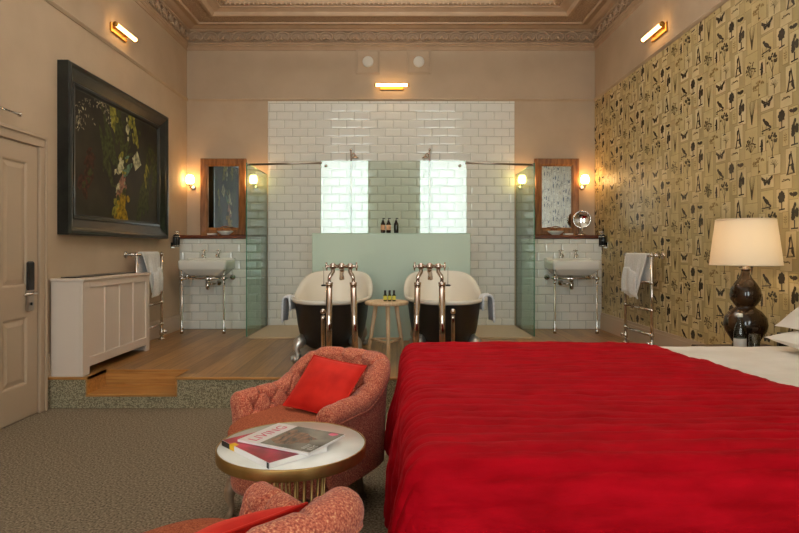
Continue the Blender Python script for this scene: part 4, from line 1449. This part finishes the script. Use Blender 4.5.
def text_mesh(name, body, size, M_, mat_, parent, depth=.0006):
    c = bpy.data.curves.new(name, 'FONT'); c.body = body; c.size = size; c.extrude = depth / 2; c.space_character = 1.05
    o = bpy.data.objects.new(name + '_src', c); COL.objects.link(o)
    dg = bpy.context.evaluated_depsgraph_get()
    me = bpy.data.meshes.new_from_object(o.evaluated_get(dg))
    bpy.data.objects.remove(o); bpy.data.curves.remove(c)
    me.transform(M_)
    me.materials.clear(); me.materials.append(mat_)
    me.name = name
    o = bpy.data.objects.new(name, me); COL.objects.link(o); o.parent = parent
    return o


def quad(b, x0, x1, y0, y1, z, mat_=0):
    b.add([(x0, y0, z), (x1, y0, z), (x1, y1, z), (x0, y1, z)], [(0, 1, 2, 3)], mat_)


# lower, thicker magazine
t = thing('magazine', 'thick magazine with a magenta cover and yellow spine label, under the grey one', 'magazine', (-.407, 1.942, TZ + .0015), radians(44), 'magazines on the table'); t.scale = (.936,) * 3
b = MB(); b.box(-.115, .115, -.155, .155, .0015, .0175, .001); obj('pages', b, M['paper'], t)
b = MB(); b.box(-.118, .117, -.157, .157, .0175, .019); b.box(-.118, .117, -.157, .157, 0, .0015); b.box(-.1195, -.118, -.157, .157, 0, .019)
cvr = obj('cover', b, M['cov_white'], t)
b = MB(); quad(b, -.1175, .1165, -.1565, .1565, .0193); obj('cover_picture', b, M['cov_red'], cvr)
b = MB(); b.box(-.1203, -.1194, .10, .1565, .0005, .0192); b.box(-.1203, -.1194, -.157, -.145, .0005, .0192); obj('spine_block', b, M['blackprint'], cvr)
b = MB(); b.box(-.1206, -.1194, .068, .10, .0005, .0195); b.box(-.1206, -.10, .068, .1, .0193, .0197); obj('spine_label', b, M['yellowprint'], cvr)
# upper magazine
MZ = TZ + .0215
t = thing('magazine', 'magazine with grey fur cover photograph and pink title, lying on top', 'magazine', (-.354, 1.977, MZ), radians(62.5), 'magazines on the table'); t.scale = (.936,) * 3
b = MB(); b.box(-.111, .111, -.152, .152, .0012, .0062, .0006); obj('pages', b, M['paper'], t)
b = MB(); b.box(-.113, .113, -.154, .154, .0062, .0072); b.box(-.113, .113, -.154, .154, 0, .0012); b.box(-.1142, -.113, -.154, .154, 0, .0072); cvr = obj('cover', b, M['cov_white'], t)
b = MB(); quad(b, -.105, .112, -.152, .06, .0074, 0)
rnd = random.Random(5)
pts = [(-.06, .045), (-.085, .0), (-.07, -.045), (-.045, -.06), (-.03, -.10), (.0, -.085), (.02, -.105), (.035, -.06), (.06, -.03), (.055, .01), (.08, .03), (.05, .05), (.0, .04)]
pts = [(a, c - .0 + .005) for a, c in pts]
b.add([(a, c, .0077) for a, c in pts], [list(range(len(pts)))[::-1]], 1)
b.add([(q[0], q[1], .0078) for q in blob(.09, -.118, .014, .018)], [list(range(9))], 2)
obj('cover_picture', b, [M['photo'], M['fur'], M['pinkprint']], cvr)
text_mesh('title_lettering', 'LIVING', .058, Matrix.Translation((-.098, .086, .0076)), M['pinkprint'], cvr)
text_mesh('cover_line', 'BEST', .022, Matrix.Translation((-.085, -.115, .0078)), M['greyprint'], cvr)
text_mesh('cover_line', 'ETC', .026, Matrix.Translation((-.085, -.142, .0078)), M['greyprint'], cvr)

# ------------------------------------------------------------------ bed
BX0, BXE, BY0, BY1, BZ = .105, 2.40, 1.46, 3.25, .64
t = thing('bed', 'wide double bed with white bedding and its head against the wallpaper', 'bed', (1.2, (BY0 + BY1) / 2, 0))
B = (1.2, (BY0 + BY1) / 2, 0)
b = MB(B); b.box(BX0 + .05, BXE - .04, BY0 + .04, BY1 - .04, .08, .33, .02); obj('base', b, M['headboard'], t)
for x in (BX0 + .15, BXE - .2):
    for y in (BY0 + .15, BY1 - .15):
        b = MB(B); b.tube([(x, y, 0), (x, y, .09)], .025, 12); obj('foot', b, M['black'], t)
b = MB(B); b.box(BX0 + .04, BXE - .04, BY0 + .03, BY1 - .03, .33, BZ - .03, .05); obj('mattress', b, M['sheet'], t)
b = MB(B); b.box(BXE - .03, BXE + .05, BY0 - .02, BY1 + .02, .0, .72, .02); obj('headboard', b, M['headboard'], t)


def drape(x_edge, yn, yf, zt, R, sx, sy, wave, flare=.10, nseed=0):
    """surface point of a cloth lying on the mattress: sx overhang past the foot, sy past either side (negative = near side)"""
    return None


def cloth(a, bq, X0, yn, yf, zt, R, flare, maxdrop):
    sx = max(0.0, X0 - a)
    sy = (bq - yn) if bq < yn else (bq - yf) if bq > yf else 0.0
    s = (sx ** 4 + abs(sy) ** 4) ** .25
    bx, by = max(a, X0), min(max(bq, yn), yf)
    if s < 1e-9: return Vector((bx, by, zt)), Vector((0, 0, 1)), 0, 0
    h_ = hypot(sx, sy)
    dx, dy = -sx / h_, sy / h_
    th = min(s / R, pi / 2)
    ex = max(0, s - R * pi / 2)
    out = R * sin(th) + flare * ex * (1 + .3 * min(sx, abs(sy)) / (max(sx, abs(sy)) + 1e-9))
    dn = R * (1 - cos(th)) + ex * .985
    P = Vector((bx + dx * out, by + dy * out, zt - dn))
    Nn = Vector((dx * sin(th), dy * sin(th), cos(th)))
    return P, Nn, ex, atan2(dy, dx)


# white duvet at the head of the bed
b = MB(B)
P = []
nx, ny = 46, 90
for i in range(nx + 1):
    a = 1.25 + (BXE - .02 - 1.25) * i / nx
    row = []
    for j in range(ny + 1):
        q = BY0 - .30 + (BY1 - BY0 + .60) * j / ny
        p, nn, ex, _ = cloth(a, q, -9, BY0 + .03, BY1 - .03, BZ - .002, .07, .05, 1)
        d = .012 * noise.noise((a * 2.2, q * 2.6, 1.7)) + .004 * noise.noise((a * 7, q * 9, 4)) + .012
        row.append(p + nn * d)
    P.append(row)
b.grid(P[::-1])
e = obj('duvet', b, M['sheet'], t, solid=.02); e['label'] = 'white duvet at the head end'

t = thing('bed_throw', 'large quilted red velvet throw spread over the foot of the bed', 'throw', (.7, (BY0 + BY1) / 2, BZ))
B = (.7, (BY0 + BY1) / 2, BZ)
b = MB(B)
nx, ny = 170, 420
drop_f, drop_s = .50, .54
P = []
for i in range(nx + 1):
    a0 = (BX0 - drop_f) + (1.475 - BX0 + drop_f) * i / nx
    row = []
    for j in range(ny + 1):
        q = BY0 - drop_s + (BY1 - BY0 + 2 * drop_s) * j / ny
        ed = sm_ = max(0, min(1, (a0 - 1.2) / .27))
        a = a0 + ed * (.012 * noise.noise((q * 3, 0, 9)) + .09 * (2.4 - q))
        p, nn, ex, ang = cloth(a, q, BX0, BY0 + (.08 if q < 2.2 else 0), BY1, BZ + .022, .085 + (.085 * max(0, min(1, (a - BX0) / .35)) if q < 2.2 else 0), .10, 1)
        ridge = abs(sin(pi * (q + .02 * noise.noise((a * 1.5, q * 2, 0))) / .072))
        d = .0095 * ridge ** .55 * (1 - ed) + .0034 * noise.noise((a * 7 + q * 5, q * 26, 3)) + .003 * noise.noise((a * 22 - q * 9, q * 18, 6))
        d += .010 * noise.noise((a * 1.6, q * 3.2, 2)) + .006 * noise.noise((a * 3.5, q * 9, 5)) + .003 * noise.noise((a * 9, q * 14, 7))
        if ex > 0: d += min(1, ex * 5) * (.022 * sin((q if a < BX0 else a) * 9 + 1) + .02 * noise.noise((a * 3, q * 3, 8)))
        d = max(d, -.008)
        row.append(p + nn * d)
    P.append(row)
# turned-down thickness along the straight edge on the white duvet
P.append([v + Vector((.006, 0, -.012)) for v in P[-1]])
b.grid(P[::-1])
obj('quilted_cloth', b, M['redvelvet'], t, solid=.006)


def bed_pillow(loc, rot, lab, hw=.34, hh=.23, th=.085):
    t = thing('pillow', lab, 'pillow', loc, 0, 'white pillows'); t.rotation_euler = rot
    obj('pillowcase', pillow_mesh(hw, hh, th, 24, .5, .06), M['sheet'], t)


bed_pillow((2.20, 2.80, .725), (radians(4), 0, radians(-90)), 'white pillow lying flat at the head of the bed, lower of two', .36, .22, .07)
bed_pillow((2.215, 2.79, .90), (radians(36), radians(0), radians(-90)), 'white pillow propped against the wall, upper of two', .37, .22, .08)

# ------------------------------------------------------------------ bedside table and what stands on it
t = thing('bedside_table', 'dark wooden bedside table mostly hidden behind the bed', 'table', (2.2, 3.66, 0))
b = MB(); b.box(-.25, .255, -.30, .22, .53, .555, .005); obj('tabletop', b, M['darkwood'], t)
b = MB(); b.box(-.23, .24, -.28, .20, .36, .53); obj('body', b, M['darkwood'], t)
b = MB(); b.box(-.245, -.23, -.26, .18, .385, .51, .003); d_ = obj('drawer', b, M['darkwood'], t)
b = MB(); b.ball((-.255, 0, .47), .014); obj('knob', b, M['brass'], d_)
for x in (-.21, .22):
    for y in (-.26, .18):
        b = MB(); b.tube([(x, y, .36), (x, y, 0)], [.022, .014], 10); obj('leg', b, M['darkwood'], t)
LX, LY, LZ = 2.18, 3.66, .556
t = thing('table_lamp', 'large table lamp with brown double gourd base and pleated cream shade', 'lamp', (LX, LY, LZ))
b = MB(); b.lathe([(r * .88, z) for r, z in ((.085, -.045), (.085, -.01), (.078, 0), (.085, .006), (.10, .03), (.132, .075), (.141, .115), (.132, .16), (.10, .198), (.066, .218), (.06, .226), (.072, .238), (.096, .27), (.1015, .30), (.094, .335), (.068, .375), (.042, .405), (.03, .43), (.027, .455))], 48, (0, 0, .045))
obj('gourd_base', b, M['lampglaze'], t)
b = MB(); b.lathe([(.03, .455), (.03, .465), (.014, .47), (.012, .54), (.018, .545), (.018, .58)], 20, (0, 0, .045))
obj('stem', b, M['steel'], t)
b = MB()
n = 152
rings = []
for z, r in ((.532, .197), (.605, .189), (.705, .177), (.812, .163)):
    rings.append([((r + .0042 * (1 if k % 2 else -1)) * cos(2 * pi * k / n), (r + .0042 * (1 if k % 2 else -1)) * sin(2 * pi * k / n), z) for k in range(n)])
b.loft(rings, 0, True, True)
sh = obj('lamp_shade', b, M['shade'], t)
b = MB()
for z, r in ((.532, .199), (.812, .165)): b.tube([(r * cos(2 * pi * k / 48), r * sin(2 * pi * k / 48), z) for k in range(48)], .0045, 6, closed=True)
obj('shade_trim', b, M['shade'], sh)
b = MB(); b.ball((0, 0, .665), .03, 12); obj('bulb', b, emit('lamp_bulb', (255, 222, 178), 62), t)

M['bottleglass'] = mat('clear_bottle', (235, 240, 238), .02, **{'Transmission_Weight': 1.0})
t = thing('water_bottle', 'clear glass water bottle with white stopper in front of the brown lamp', 'bottle', (2.04, 3.48, LZ))
b = MB(); b.lathe([(.03, 0), (.034, .005), (.034, .135), (.028, .165), (.014, .2), (.0135, .228)], 24); obj('bottle_body', b, glass('bottle_glass', (205, 212, 206), .06), t)
b = MB(); b.lathe([(.0155, .226), (.0155, .243), (.012, .246)], 16); obj('stopper', b, M['whiteplastic'], t)
b = MB(); b.lathe([(.0345, .04), (.0345, .10)], 24, cap=False); obj('paper_label', b, M['greyprint'], t)
t = thing('drinking_glass', 'short clear drinking glass beside the water bottle', 'glass', (2.125, 3.48, LZ))
b = MB(); b.lathe([(.026, 0), (.028, .004), (.033, .125), (.031, .125), (.026, .01)], 24); obj('tumbler', b, glass('tumbler_glass', (222, 228, 222), .08), t)
t = thing('alarm_clock', 'small black box clock on the bedside table between lamp and pillow', 'clock', (2.28, 3.46, LZ), radians(-12))
b = MB(); b.box(-.024, .024, -.02, .02, 0, .135, .004); obj('case', b, M['black'], t)
b = MB(); b.box(-.016, .016, -.0212, -.0195, .09, .125); obj('face', b, M['greyprint'] if False else M['steel'], t)
t = thing('bedside_radio', 'black box radio on the bedside table next to the pillow', 'radio', (2.37, 3.44, LZ), radians(-8))
b = MB(); b.box(-.065, .065, -.05, .05, 0, .132, .008); obj('case', b, M['black'], t)
b = MB(); b.box(-.055, .02, -.0525, -.049, .02, .112, .002); obj('speaker_grille', b, M['darkwood'], t)
b = MB(); b.tube([(.042, -.06, .075), (.042, -.049, .075)], .013, 14); obj('knob', b, M['steel'], t)

# ------------------------------------------------------------------ added uplighter above the platform (unseen lamp, put in to brighten the room)
PX, PYY, PZ = -.07, 4.2, 3.3
t = thing('fill_pendant', 'added brass bowl uplighter, out of view above the platform edge, brightening the room', 'lamp', (PX, PYY, PZ))
b = MB(); b.lathe([(.02, -.12), (.12, -.10), (.22, -.05), (.28, .02), (.285, .025), (.275, .025), (.21, -.035), (.11, -.08), (.02, -.10)], 40); obj('bowl', b, M['brass'], t)
b = MB()
for k in range(3):
    a = 2 * pi * k / 3; b.tube([(.27 * cos(a), .27 * sin(a), .02), (0, 0, .55)], .004, 6)
b.tube([(0, 0, .55), (0, 0, ZC - PZ)], .008, 8); b.lathe([(.06, ZC - PZ - .03), (.06, ZC - PZ)], 20); obj('hanger', b, M['brass'], t)


def light(name, kind, loc, rot, energy, color, size=None, size_y=None):
    l = bpy.data.lights.new(name, kind); l.energy = energy; l.color = color
    if kind == 'AREA':
        l.shape = 'RECTANGLE' if size_y else 'DISK'; l.size = size
        if size_y: l.size_y = size_y
    elif size: l.shadow_soft_size = size
    o = bpy.data.objects.new(name, l); COL.objects.link(o); o.location = loc; o.rotation_euler = rot
    return o


WARM = (1.0, .66, .36)
light('fill_uplight', 'AREA', (PX, PYY, PZ + .0), (pi, 0, 0), 165, (1.0, .97, .92), .4)  # added fill: shines up from the unseen bowl and bounces off the ceiling

# daylight: overcast sky through the two windows
wd = bpy.data.worlds.new('sky'); S.world = wd; wd.use_nodes = True
bg = wd.node_tree.nodes['Background']; bg.inputs['Color'].default_value = (.90, .98, .96, 1); bg.inputs['Strength'].default_value = 9.0
for i, (a, b) in enumerate(WIN):
    o = light('window_portal', 'AREA', ((a + b) / 2, YF - .11, (WZ0 + WZ1) / 2), (radians(90), 0, 0), 1, (1, 1, 1), b - a, WZ1 - WZ0)
    o.data.cycles.is_portal = True

# ------------------------------------------------------------------ camera, view
cam = bpy.data.cameras.new('camera'); co = bpy.data.objects.new('camera', cam); COL.objects.link(co)
co.location = (0, 0, CAMZ); co.rotation_euler = (radians(90), 0, 0)
cam.sensor_width = 36; cam.lens = 36 * F / 799
cam.shift_x = 2.5 / 799; cam.shift_y = -16.5 / 799
cam.clip_start = .02
S.camera = co
vs = S.view_settings
S.display_settings.display_device = 'sRGB'
vs.view_transform = 'Standard'; vs.look = 'None'; vs.exposure = 0; vs.gamma = 1; vs.use_curve_mapping = False
S.cycles.use_denoising = True
S.cycles.max_bounces = 10; S.cycles.diffuse_bounces = 6; S.cycles.glossy_bounces = 5; S.cycles.transparent_max_bounces = 16; S.cycles.transmission_bounces = 8
S.cycles.sample_clamp_indirect = 6
S.cycles.caustics_reflective = False; S.cycles.caustics_refractive = False
